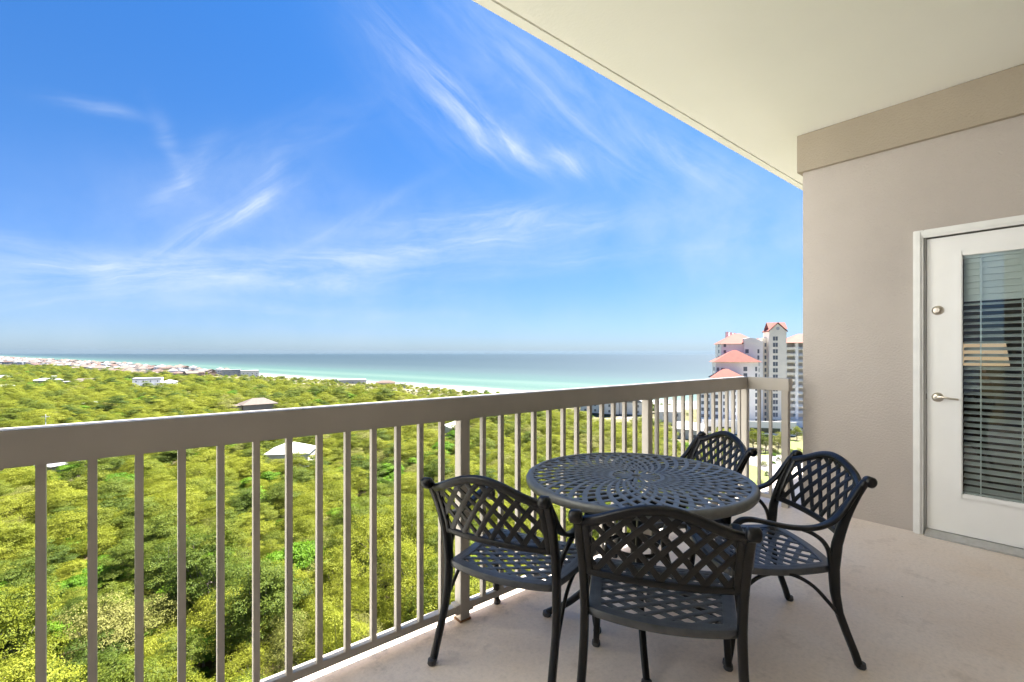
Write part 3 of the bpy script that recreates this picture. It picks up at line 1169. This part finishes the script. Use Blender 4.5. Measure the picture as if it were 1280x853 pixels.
TOWN = [(town_mesh(M_HW, M_RG, 'hip', 1), 'tiny white beach house with a pale grey roof in the distant town'),
        (town_mesh(M_HC, M_RB, 'hip', 2), 'tiny cream beach house with a brown roof in the distant town'),
        (town_mesh(M_HP, M_RT, 'gable', 3), 'tiny pinkish beach house with a taupe roof in the distant town'),
        (town_mesh(M_HG, M_RB, 'gable', 4), 'tiny grey beach house with a brown gabled roof in the distant town'),
        (town_mesh(M_HW, M_RT, 'hip', 5), 'tiny white beach house with a taupe roof in the distant town')]
cells = []
s = 430.0
while s < 6200:
    for row in range(7):
        n = 62 + row * 27 + rng.uniform(-5, 5)
        if n > 158 + max(0, s - 590) * .03: continue
        if row > 3 and rng.random() < .35: continue
        if rng.random() < .12: continue
        p = sn_xy(s + rng.uniform(-5, 5), n)
        cells.append((p, s, n))
    s += 21 + s * .0022
cells.sort(key=lambda c: c[0].length)
def near_excl(x, y, pad=0.0):
    for ex, ey, r in EXCL:
        if (x - ex) ** 2 + (y - ey) ** 2 < (r + pad) ** 2: return True
    return False
far = MB()
cnt = 0
for p, s, n in cells:
    if near_excl(p.x, p.y, 6): continue
    k = rng.choice([0, 0, 1, 1, 2, 3, 4, 4])
    rz = math.atan2(SHD.y, SHD.x) + R(rng.choice([0, 90, 180, 270]) + rng.uniform(-12, 12))
    sc = rng.uniform(.8, 1.3)
    if cnt < 280:
        o = mesh_obj('beach_house', TOWN[k][0])
        o.location = (p.x, p.y, ground_at(p.x, p.y) - .3)
        o.rotation_euler = (0, 0, rz)
        o.scale = (sc, sc, rng.uniform(.8, 1.15))
        tag(o, TOWN[k][1], 'house', 'pale houses of the distant beach town')
        EXCL.append((p.x, p.y, 9))
        cnt += 1
    else:
        Mx = Matrix.Translation((p.x, p.y, ground_at(p.x, p.y) - .3)) @ Matrix.Rotation(rz, 4, 'Z')
        far.box(-7 * sc, 7 * sc, -5 * sc, 5 * sc, 0, 7, rng.choice([0, 0, 1, 2]), M=Mx)
        f2 = MB()
        hip(f2, -7 * sc, 7 * sc, -5 * sc, 5 * sc, 7.02, 3, mi=3 + rng.choice([0, 1, 2]))
        far.add([Mx @ Vector(v) for v in f2.v], f2.f, f2.mi[0])
far_o = far.build('far_town', [M_HW, M_HC, M_HP, M_RG, M_RB, M_RT])
tag(far_o, 'far end of the beach town fading along the shore', 'houses', kind='stuff')

# ------------------------------------------------------------------ apartment blocks
M_AW = paint('apartment_white', (.84, .81, .77), .85, .04, .3)
M_AC = paint('apartment_cream', (.82, .76, .66), .85, .05, .3)
M_APANE = paint('apartment_window', (.13, .14, .16), .25, .2)
M_AR = paint('apartment_recess', (.72, .64, .54), .85, .05, .3)
M_BAL = paint('apartment_balcony', (.42, .43, .46), .7, .08, .3)
AB = bearing(961.5, 222)
AANG = R(308.6)                    # the fronts' viewer-right direction
AO = Vector((AB.x, AB.y, G))


def block(name, label):
    o = empty(name, AO, AANG)
    tag(o, label, 'building')
    return o


def abox(o, name, mat, x0, x1, y0, y1, z0, z1):
    m = MB(); m.box(x0, x1, y0, y1, z0, z1)
    return m.build(name, mat, o)


def awin(o, x, y0, z, w, h, side=False, mull=True):
    m = MB()
    if side: m.box(x - .06, x + .1, y0 - w / 2, y0 + w / 2, z, z + h)
    else: m.box(x - w / 2, x + w / 2, y0 - .06, y0 + .1, z, z + h)
    wn = m.build('window', M_APANE, o)
    if mull and not side:
        m = MB(); m.box(x - .07, x + .07, y0 - .10, y0 - .061, z, z + h); m.box(x - w / 2, x + w / 2, y0 - .11, y0 - .101, z + h * .36, z + h * .44)
        m.build('mullion', M_AW, wn)


FH = 2.98
tower = block('apartment_tower', 'tall cream and white apartment tower with a gabled front and red tile roofs')
# gabled stair tower, front at y=0
abox(tower, 'wall', M_AC, 0, 7.4, 0, 9, 0, 45.0)
m = MB(); m.prism([(0, 45.0), (7.4, 45.0), (3.7, 48.6)], 0, 9, axis='Y'); m.build('wall', M_AC, tower)
m = MB()
for sx, ex in ((-.5, 3.7), (7.9, 3.7)):
    m.prism([(sx, 44.75), (ex, 48.85), (ex, 49.2), (sx, 45.1)] if sx < 0 else [(ex, 48.85), (sx, 44.75), (sx, 45.1), (ex, 49.2)], -.4, 9.4, axis='Y')
m.build('roof', M_TILE, tower)
m = MB(); hip(m, 1.2, 8.2, 3.2, 9.5, 46.2, 3.3, gable=True); m.build('roof', M_TILE, tower)
m = MB(); m.lathe([(0, -.08), (.75, -.08), (.75, .02)], 24, (3.7, 0, 46.3), 'Y'); m.build('roundel', M_BAL, tower)
for f in range(14):
    for x in (2.1, 3.2):
        awin(tower, x, 0, 1.6 + f * FH + (.3 if f else 0), .95, 1.9, mull=False)
# recess between tower and left block
abox(tower, 'wall', M_AR, -2.4, -.002, 3, 12, 0, 42.0)
for f in range(13): awin(tower, -.75, 3, 2.0 + f * FH, .8, 1.8, mull=False)
# left block
abox(tower, 'wall', M_AW, -10.6, -2.402, 1.0, 12, 0, 40.2)
abox(tower, 'wall', M_AW, -20.5, -10.602, 2.6, 16, 0, 39.2)
m = MB(); hip(m, -20.5, -3, 2.6, 17, 39.22, 5.2, .7); m.build('roof', M_TILE, tower)
m = MB(); m.prism([(-10.9, 40.22), (-2.4, 38.9), (-2.4, 40.2), (-5.6, 41.6), (-8.2, 42.1), (-10.9, 41.6)], .8, 3, axis='Y'); m.build('parapet', M_AW, tower)
for f in range(13):
    z = 1.9 + f * FH
    if z + 1.9 < 38.8:
        awin(tower, -9.4, 1.0, z, 1.5, 1.9, mull=False)
        awin(tower, -4.4, 1.0, z, .8, 1.9, mull=False)
for f in range(8, 13):
    z = 1.9 + f * FH
    awin(tower, -18.9, 2.6, z, 1.1, 1.5, mull=False)
    awin(tower, -20.5, 8, z, 2.4, 1.7, side=True)
# right wing with balconies
abox(tower, 'wall', M_AR, 7.402, 26, 4.2, 16, 0, 39.6)
m = MB(); hip(m, 7.6, 27, 1.4, 17, 39.62, 4.4, .7); m.build('roof', M_TILE, tower)
for x0, x1 in ((7.45, 8.1), (11.7, 13.0), (17.4, 18.4), (22.8, 23.8)):
    abox(tower, 'pier', M_AW, x0, x1, 1.6, 4.198, 0, 39.6)
for f in range(13):
    z = .8 + f * FH
    abox(tower, 'balcony', M_AC, 8.102, 11.698, 1.8, 4.196, z - .32, z)
    abox(tower, 'balcony_rail', M_AC, 8.104, 11.696, 1.7, 1.78, z + .02, z + 1.0)
    for x0, x1 in ((13.002, 17.398), (18.402, 22.798)):
        abox(tower, 'balcony', M_AW, x0, x1, 1.8, 4.196, z - .32, z)
        abox(tower, 'balcony_rail', M_BAL, x0 + .002, x1 - .002, 1.7, 1.78, z + .02, z + 1.0)
for i, (x0, x1) in enumerate(((-15.4, -14.2), (-13.6, -12.5), (-11.9, -10.9))):
    abox(tower, 'roof_vent_tower', M_AW, x0, x1, 16, 18, 40, 45.6 - i * .3)

mid = block('apartment_block', 'middle apartment block with a broad red hipped roof, lower than the tower behind')
abox(mid, 'wall', M_AW, -25.0, -6.5, -7.0, .996, 0, 30.6)
m = MB()
vs = [(-26.3, -8.2, 30.6), (-5.2, -8.2, 30.6), (-5.2, 2.2, 30.6), (-26.3, 2.2, 30.6), (-16.6, -2.6, 36.2), (-14.9, -2.6, 36.2)]
m.add(vs, [(0, 1, 5, 4), (2, 3, 4, 5), (1, 2, 5), (3, 0, 4), (0, 3, 2, 1)]); m.build('roof', M_TILE, mid)
for f in range(9):
    z = 2.6 + f * FH
    awin(mid, -12.2, -7, z, 1.6, 2.0, mull=False)
    awin(mid, -7.6, -7, z, .8, 2.0, mull=False)
    awin(mid, -24.0, -7, z, 1.0, 1.6, mull=False)
    awin(mid, -21.8, -7, z + .3, 1.6, 1.1, mull=False)
    awin(mid, -25.0, -3.5, z, 2.6, 1.7, side=True)

low = block('apartment_block', 'lowest apartment block with a small red hipped roof cut off by the railing')
abox(low, 'wall', M_AW, -27.5, -14.5, -15, -7.3, 0, 23.6)
abox(low, 'wall', M_AW, -33.0, -27.502, -13, -5, 0, 20.4)
m = MB()
vs = [(-28.4, -16, 23.6), (-13.6, -16, 23.6), (-13.6, -6.6, 23.6), (-28.4, -6.6, 23.6), (-22.4, -11.2, 27.6), (-20.6, -11.2, 27.6)]
m.add(vs, [(0, 1, 5, 4), (2, 3, 4, 5), (1, 2, 5), (3, 0, 4), (0, 3, 2, 1)]); m.build('roof', M_TILE, low)
abox(low, 'roof', M_RW, -33.3, -27.2, -13.3, -4.7, 20.402, 20.9)
for f in range(7):
    z = 2.4 + f * FH
    for x, w in ((-26.2, 1.4), (-23.0, .9), (-19.0, 1.6), (-16.0, .9)):
        awin(low, x, -15, z, w, 1.7, mull=False)
    if f < 6:
        for x in (-31.8, -29.4): awin(low, x, -13, z, 1.2, 1.5, mull=False)
garage = block('parking_garage', 'white walled parking deck in front of the apartment blocks')
abox(garage, 'wall', M_AW, -34, 3.0, -24, -17.5, 0, 4.6)
abox(garage, 'parapet', M_AW, -34.2, 3.2, -24.3, -24.002, 0, 5.8)
abox(garage, 'wall', M_AC, 3.2, 26, -9, -1.0, 0, 3.4)
abox(garage, 'parapet', M_AW, 3.4, 26.2, -9.3, -9.002, 0, 4.6)
m = MB(); m.prism([(3.3, 0), (11.5, 0), (3.3, 4.4)], -22, -10, axis='Y'); m.build('ramp', M_RW, garage)
for i in range(8):
    abox(garage, 'opening', M_PANE, -32.5 + 4.4 * i, -29.5 + 4.4 * i, -24.36, -24.305, 1.0, 3.0)
for (px, d) in ((890, 196), (905, 200), (925, 204), (945, 205), (965, 210), (985, 214), (1003, 218), (875, 214), (900, 222), (930, 235), (960, 235), (990, 235), (1010, 232), (1030, 220), (1030, 235), (950, 245), (980, 250), (880, 235)):
    c = bearing(px, d); EXCL.append((c.x, c.y, 12))

pole_c = bearing(57, 168)
pole = empty('utility_pole', (pole_c.x, pole_c.y, ground_at(pole_c.x, pole_c.y)))
tag(pole, 'pale utility pole rising out of the forest at the far left above the rail', 'pole')
m = MB(); m.lathe([(0, 0), (.16, 0), (.11, 14.0), (0, 14.0)], 10); m.build('shaft', M_HW, pole, smooth=True)
m = MB(); m.box(-1.1, 1.1, -.06, .06, 13.1, 13.25); m.build('crossarm', M_HW, pole)
car = empty('parked_car', AO + Vector((2.0 * math.cos(AANG) + 13.6 * math.sin(AANG), 2.0 * math.sin(AANG) - 13.6 * math.cos(AANG), 0)), AANG)
car.location = AO + Matrix.Rotation(AANG, 3, 'Z') @ Vector((-1.5, -20.6, 4.603))
tag(car, 'dark blue-grey parked car up on the white parking deck', 'car')
M_CARP = paint('car_paint', (.05, .07, .09), .25, .05)
m = MB(); m.prism([(-2.2, .35), (2.2, .35), (2.2, .85), (1.2, .98), (-2.0, 1.0), (-2.2, .9)], -.85, .85, axis='Y'); m.build('body', M_CARP, car, bevel=.06)
m = MB(); m.prism([(-1.8, 1.0), (1.15, .98), (.45, 1.5), (-1.35, 1.52)], -.74, .74, axis='Y'); m.build('cabin', M_PANE, car)
for wx in (-1.4, 1.4):
    for wy in (-.8, .8):
        m = MB(); m.lathe([(0, -.1), (.33, -.1), (.33, .1), (0, .1)], 16, (wx, wy, .33), 'Y'); m.build('wheel', M_RUBBER, car)

# ------------------------------------------------------------------ road and lawns at the right
M_ROAD = paint('pale_paving', (.20, .185, .17), .9, .08, .4)
M_LAWN = paint('lawn_grass', (.10, .12, .025), .95, .35, .9, .5, 4, det=8)


def sheet(name, pix, mat, dz):
    m = MB()
    pts = [at(*q) for q in pix]
    res = []
    for i, p in enumerate(pts):
        q = pts[(i + 1) % len(pts)]
        for k in range(6): res.append(p.lerp(q, k / 6))
    c = sum(res, Vector()) / len(res)
    n = len(res)
    rings = 10
    vs = [(c.x, c.y)]
    for r in range(1, rings + 1):
        vs += [((c + (p - c) * r / rings).x, (c + (p - c) * r / rings).y) for p in res]
    vs = [(x, y, ground_at(x, y) + dz) for x, y in vs]
    fs = [(0, 1 + i, 1 + (i + 1) % n) for i in range(n)]
    for r in range(rings - 1):
        for i in range(n):
            a = 1 + r * n
            fs.append((a + i, a + n + i, a + n + (i + 1) % n, a + (i + 1) % n))
    m.add(vs, fs)
    return tag(m.build(name, mat), kind='structure')


sheet('lawn', [(915, 640), (915, 566), (1080, 552), (1100, 600), (1000, 640)], M_LAWN, .10)
sheet('road', [(925, 577), (936, 569.5), (960, 567.5), (1040, 566.5), (1080, 575), (1060, 590), (1000, 640), (975, 640), (967, 600), (957, 588), (945, 581)], M_ROAD, .16)
sheet('lawn', [(985, 562), (985, 551), (1040, 549), (1050, 562)], M_LAWN, .18)
for i in range(9):
    for j in range(6):
        c = at(925 + i * 12, 557 + 14 * j)
        EXCL.append((c.x, c.y, 5))

# ------------------------------------------------------------------ trees
def leaf_mat(name, cols, tr=.42):
    m, nt, b = new_mat(name)
    geo = nd(nt, 'ShaderNodeNewGeometry')
    oi = nd(nt, 'ShaderNodeObjectInfo')
    mixv = mathn(nt, 'ADD', mathn(nt, 'MULTIPLY', geo.outputs['Random Per Island'], .50), mathn(nt, 'MULTIPLY', oi.outputs['Random'], .50))
    c = ramp(nt, mixv, [(0.08, cols[0]), (0.5, cols[1]), (0.92, cols[2])])
    nt.links.new(c, b.inputs['Base Color'])
    b.inputs['Roughness'].default_value = .6
    b.inputs['Specular IOR Level'].default_value = .12
    tl = nd(nt, 'ShaderNodeBsdfTranslucent')
    nt.links.new(c, tl.inputs[0])
    mx = nd(nt, 'ShaderNodeMixShader')
    mx.inputs[0].default_value = tr
    nt.links.new(b.outputs[0], mx.inputs[1])
    nt.links.new(tl.outputs[0], mx.inputs[2])
    nt.links.new(mx.outputs[0], nt.nodes['Material Output'].inputs[0])
    return m


ML = [leaf_mat('leaf_yellow_green', [(.105, .128, .012), (.17, .19, .015), (.24, .25, .028)]),
      leaf_mat('leaf_mid_green', [(.075, .10, .012), (.115, .145, .016), (.18, .195, .022)]),
      leaf_mat('leaf_dark_green', [(.045, .075, .012), (.08, .115, .016), (.14, .17, .022)]),
      leaf_mat('leaf_olive', [(.12, .13, .03), (.18, .185, .04), (.26, .25, .08)]),
      leaf_mat('leaf_bright_green', [(.06, .13, .010), (.10, .20, .012), (.17, .27, .02)])]
M_BARK = paint('grey_bark', (.17, .14, .115), .95, .3, 3.0)


def crown_mesh(kind, seed, rad, h, pads, per, leaf):
    r = np.random.default_rng(seed)
    C, A = [], []
    for i in range(pads):
        for _ in range(40):
            q = r.normal(size=3); q /= np.linalg.norm(q)
            q[2] = abs(q[2]) * .95 + .02
            k = r.uniform(.62, 1.0)
            c = np.array([q[0] * rad * k * .80, q[1] * rad * k * .80, h * (.30 + .58 * q[2] * k)])
            if all(np.linalg.norm((c - d) * [1, 1, 2.2]) > rad * .30 for d in C): break
        C.append(c); A.append(rad * r.uniform(.18, .44))
    V = []
    for c, a in zip(C, A):
        n = int(per * (a / (rad * .33)) ** 2)
        u = r.normal(size=(n, 3)); u /= np.linalg.norm(u, axis=1)[:, None]
        low = u[:, 2] < -.15
        u[low, 2] *= -.6
        rr = r.uniform(.55, 1.06, size=n) ** .6
        # ragged sprays: bunch the leaves along a few shoots
        sh = r.normal(size=(22, 3)); sh[:, 2] = np.abs(sh[:, 2]) * .4; sh /= np.linalg.norm(sh, axis=1)[:, None]
        pick = sh[r.integers(0, 22, n)]
        mixk = r.uniform(.25, .97, size=(n, 1))
        dirs = u * (1 - mixk) + pick * mixk
        dirs /= np.linalg.norm(dirs, axis=1)[:, None]
        P = c + dirs * rr[:, None] * np.array([a, a, a * .44]) * (1 + .45 * mixk ** 2)
        nrm = dirs + r.normal(size=(n, 3)) * .45 + np.array([0, 0, .6])
        nrm /= np.linalg.norm(nrm, axis=1)[:, None]
        t = np.cross(nrm, r.normal(size=(n, 3))); t /= np.linalg.norm(t, axis=1)[:, None]
        b = np.cross(nrm, t)
        L = leaf * r.uniform(.7, 1.4, size=(n, 1)); Wd = L * r.uniform(.35, .6, size=(n, 1))
        V.append(np.stack([P - t * L, P - b * Wd, P + t * L, P + b * Wd], axis=1))
    V = np.concatenate(V).reshape(-1, 3)
    n = len(V) // 4
    me = bpy.data.meshes.new('crown')
    me.vertices.add(len(V)); me.vertices.foreach_set('co', V.ravel().astype(np.float32))
    me.loops.add(len(V)); me.loops.foreach_set('vertex_index', np.arange(len(V), dtype=np.int32))
    me.polygons.add(n)
    me.polygons.foreach_set('loop_start', np.arange(0, len(V), 4, dtype=np.int32))
    me.polygons.foreach_set('loop_total', np.full(n, 4, dtype=np.int32))
    me.update(calc_edges=True)
    me.materials.append(ML[kind])
    m = MB()
    base = spline([(0, 0, -.4), (rad * .05, 0, h * .15), (0, rad * .06, h * .30), (rad * .03, 0, h * .42)], 9)
    m.sweep(base, .36, .36, side=(0, 1, 0), prof=6, p=1, taper=lambda t: 1.1 - .5 * t)
    for c in C[:12]:
        st = base[r.integers(3, len(base))]
        md = (Vector(c) + Vector(st)) / 2 + Vector((r.uniform(-.4, .4), r.uniform(-.4, .4), r.uniform(-.5, .2)))
        m.sweep(spline([st, md, Vector(c)], 6), .13, .13, side=(.3, .9, .1), prof=5, p=1, taper=lambda t: 1.0 - .75 * t)
    tk = m.build('trunk', M_BARK)
    tm = tk.data
    bpy.data.objects.remove(tk)
    return me, tm


KINDS = [  # kind, weight, label, radius, height
    (0, .56, 'yellow-green scrub pine of soft layered foliage in the dense forest below', 3.3, 6.0),
    (1, .15, 'mid-green scrub oak with a rounded crown in the dense forest below', 3.0, 6.2),
    (2, .09, 'dark green evergreen standing between the yellow-green trees of the forest', 2.7, 7.0),
    (3, .12, 'olive-grey thin-leaved scrub oak with bare twigs in the dense forest below', 2.9, 5.2),
    (4, .08, 'bright fresh-green shrubby tree among the yellow-green scrub of the forest', 2.5, 4.6)]
PROTO = {}
for kind, wgt, lab, rad, h in KINDS:
    PROTO[kind] = [crown_mesh(kind, 100 + kind * 10 + v, rad * (1 + .12 * v), h, (26, 32, 22)[v], (560 if kind != 3 else 340), .072 if kind != 4 else .10) for v in range(3 if kind == 0 else 2)]


def vis(x, y):
    d = x * CY + y * SY
    if d < 5: return False
    px = 640 + FPX * (x * SY - y * CY) / d
    return -60 < px < 1040


pts = []
def clump(x, y):
    return math.sin(x * .061 + 2 * math.sin(y * .037)) * math.sin(y * .071 + 1.1 * math.sin(x * .029))
lim = 1500
x = -900.0
occ = set()
def put(x, y, sc_):
    pts.append((x, y, sc_))
step_rows = []
yy = 12.0
cand = []
for d0, d1, stp in ((14, 130, 3.8), (130, 300, 4.9), (300, 620, 6.0), (620, 1500, 8.5)):
    n = int(2 * d1 / stp)
    for i in range(-n // 2, n // 2):
        for j in range(-n // 2, n // 2):
            X, Y = (i + .5) * stp, (j + .5) * stp
            dd = math.hypot(X, Y)
            if not (d0 <= dd < d1) or Y < 6: continue
            d = X * CY + Y * SY
            if d < 3: continue
            t = (X * SY - Y * CY) / d
            if not (-1.35 < t < .75): continue
            cand.append((X + rng.uniform(-.42, .42) * stp, Y + rng.uniform(-.42, .42) * stp, stp))
EX = np.array(EXCL)
for X, Y, stp in cand:
    s, n = shore_sn(X, Y)
    if n < 40: continue
    if n < 100 and rng.random() < .25: continue
    if s > 430 and n < 160 + max(0, s - 560) * .03 and rng.random() < .72: continue
    if ((EX[:, 0] - X) ** 2 + (EX[:, 1] - Y) ** 2 < EX[:, 2] ** 2).any(): continue
    d = X * CY + Y * SY
    px = 640 + FPX * (X * SY - Y * CY) / d
    if px > 838 and d > 165 and rng.random() < .93: continue
    if px > 918 and d > 95 and rng.random() < .93: continue
    if clump(X * 1.3, Y * 1.3) < -.91 and math.hypot(X, Y) < 400: continue
    pts.append((X, Y, stp))
pts.sort(key=lambda q: math.hypot(q[0], q[1]))
GRP = 'trees of the scrub forest below the balcony'
near_n = 0
rest = []
def pick_kind(x, y):
    v = rng.random()
    c = clump(x * .6 + 40, y * .6)
    w = [.52, .16, .10, .12, .10]
    if c > .35: w = [.25, .32, .18, .07, .18]
    if c < -.35: w = [.70, .06, .05, .17, .02]
    acc = 0
    for k, ww in enumerate(w):
        acc += ww
        if v < acc: return k
    return 0
for X, Y, stp in pts:
    k = pick_kind(X, Y)
    v = rng.randrange(len(PROTO[k]))
    sc = rng.choice([.62, .75, .85, .95, 1.05, 1.2, 1.45]) * rng.uniform(.92, 1.08) * (max(stp, 4.4) / 4.6 if stp < 7 else 1.35)
    s, n = shore_sn(X, Y)
    if n < 130: sc *= .38 + .3 * max(0, n - 40) / 90
    rz = rng.uniform(0, 6.283)
    z = ground_at(X, Y)
    if near_n < 300 and vis(X, Y):
        o = empty('scrub_tree', (X, Y, z), rz)
        zs_ = sc * rng.uniform(.85, 1.5)
        o.scale = (sc, sc, zs_)
        mesh_obj('crown', PROTO[k][v][0], o)
        mesh_obj('trunk', PROTO[k][v][1], o)
        tag(o, KINDS[k][2], 'tree', GRP)
        near_n += 1
    else:
        rest.append((X, Y, z, k, v, rz, sc))


def scatter(name, label, cat, rows, srcs):
    """rows: (x, y, z, source index, turn, scale); one object with instanced foliage"""
    col = bpy.data.collections.new(name + '_sources')
    for i, o in enumerate(srcs): col.objects.link(o)
    me = bpy.data.meshes.new(name)
    me.from_pydata([r[:3] for r in rows], [], [])
    for an, ty, ix in (('pick', 'INT', 3), ('turn', 'FLOAT', 4), ('size', 'FLOAT', 5)):
        a = me.attributes.new(an, ty, 'POINT')
        a.data.foreach_set('value', [r[ix] for r in rows])
    ob = mesh_obj(name, me)
    ng = bpy.data.node_groups.new(name, 'GeometryNodeTree')
    ng.interface.new_socket('Geometry', in_out='INPUT', socket_type='NodeSocketGeometry')
    ng.interface.new_socket('Geometry', in_out='OUTPUT', socket_type='NodeSocketGeometry')
    gi, go = ng.nodes.new('NodeGroupInput'), ng.nodes.new('NodeGroupOutput')
    ci = ng.nodes.new('GeometryNodeCollectionInfo')
    ci.inputs['Collection'].default_value = col
    ci.inputs['Separate Children'].default_value = True
    ci.inputs['Reset Children'].default_value = True
    ip = ng.nodes.new('GeometryNodeInstanceOnPoints')
    ip.inputs['Pick Instance'].default_value = True
    def attr(nm, ty):
        n = ng.nodes.new('GeometryNodeInputNamedAttribute'); n.data_type = ty
        n.inputs['Name'].default_value = nm
        return n.outputs['Attribute']
    cx = ng.nodes.new('ShaderNodeCombineXYZ')
    ng.links.new(attr('turn', 'FLOAT'), cx.inputs[2])
    er = ng.nodes.new('FunctionNodeEulerToRotation')
    ng.links.new(cx.outputs[0], er.inputs[0])
    ng.links.new(gi.outputs[0], ip.inputs['Points'])
    ng.links.new(ci.outputs[0], ip.inputs['Instance'])
    ng.links.new(attr('pick', 'INT'), ip.inputs['Instance Index'])
    ng.links.new(er.outputs[0], ip.inputs['Rotation'])
    ng.links.new(attr('size', 'FLOAT'), ip.inputs['Scale'])
    ng.links.new(ip.outputs[0], go.inputs[0])
    md = ob.modifiers.new('scatter', 'NODES')
    md.node_group = ng
    tag(ob, label, cat, kind='stuff')
    return ob


for px, d, k, sc, lab in ((941, 170, 1, 1.25, 'full dark green tree on the lawn right behind the corner post of the railing'),
                          (948, 176, 1, 1.05, 'rounded green tree on the lawn in front of the parking deck'),
                          (957, 168, 2, .95, 'dark rounded tree between the road and the parking deck'),
                          (964, 172, 1, .85, 'small green tree at the edge of the road by the parking deck'),
                          (973, 168, 3, 1.25, 'olive feathery tree by the road in front of the cream tower'),
                          (979, 178, 3, 1.0, 'thin olive tree beside the end of the balcony railing'),
                          (996, 190, 1, .9, 'green tree on the lawn in the gap between railing and wall'),
                          (914, 168, 1, 1.0, 'green tree in front of the white parking deck wall')):
    c = bearing(px, d)
    o = empty('lawn_tree', (c.x, c.y, ground_at(c.x, c.y)), px * .7)
    o.scale = (sc * .85, sc * .85, sc * 1.2)
    mesh_obj('crown', PROTO[k][0][0], o)
    mesh_obj('trunk', PROTO[k][0][1], o)
    tag(o, lab, 'tree')
# one crown object of each mesh, taken from the standing trees, serves as the pattern for the mass behind
srcs, index = [], {}
for o in list(COL.objects):
    if o.name.startswith('crown') and o.data.name not in index:
        index[o.data.name] = o
names = sorted(index, key=lambda n_: index[n_].name)
srcs = [index[n_] for n_ in names]
pos_of = {n_: i for i, n_ in enumerate(sorted(names, key=lambda q: index[q].name))}
rows = []
for X, Y, z, k, v, rz, sc in rest:
    nm = PROTO[k][v][0].name
    if nm in pos_of: rows.append((X, Y, z - .2, pos_of[nm], rz, sc))
scatter('far_forest', 'rest of the scrub forest reaching to the beach and the town', 'forest', rows, srcs)
# low growth that fills the floor of the forest
rows = []
low_src = [i for n_, i in pos_of.items()]
for X, Y, stp in cand:
    dd = math.hypot(X, Y)
    if dd > 420: continue
    for q in range(2 if dd < 150 else 1):
        x_, y_ = X + rng.uniform(-2.5, 2.5), Y + rng.uniform(-2.5, 2.5)
        s, n = shore_sn(x_, y_)
        if n < 38 or rng.random() < .35: continue
        if ((EX[:, 0] - x_) ** 2 + (EX[:, 1] - y_) ** 2 < (EX[:, 2] * .8) ** 2).any(): continue
        rows.append((x_, y_, ground_at(x_, y_) - .5, rng.choice(low_src), rng.uniform(0, 6.28), rng.uniform(.22, .42)))
scatter('undergrowth', 'low bushes covering the forest floor between the trees', 'bushes', rows, srcs)

# ------------------------------------------------------------------ sea air
def haze():
    m, nt, b = new_mat('sea_haze')
    nt.nodes.remove(b)
    v = nd(nt, 'ShaderNodeVolumePrincipled')
    v.inputs['Color'].default_value = (.15, .24, .33, 1)
    v.inputs['Density'].default_value = HAZE
    v.inputs['Anisotropy'].default_value = .2
    nt.links.new(v.outputs[0], nt.nodes['Material Output'].inputs['Volume'])
    q = MB()
    q.box(-19000, 19000, -19000, 19000, G - 8, 66)
    o = q.build('haze', m)
    tag(o, kind='stuff')
HAZE = 2.0e-5
haze()
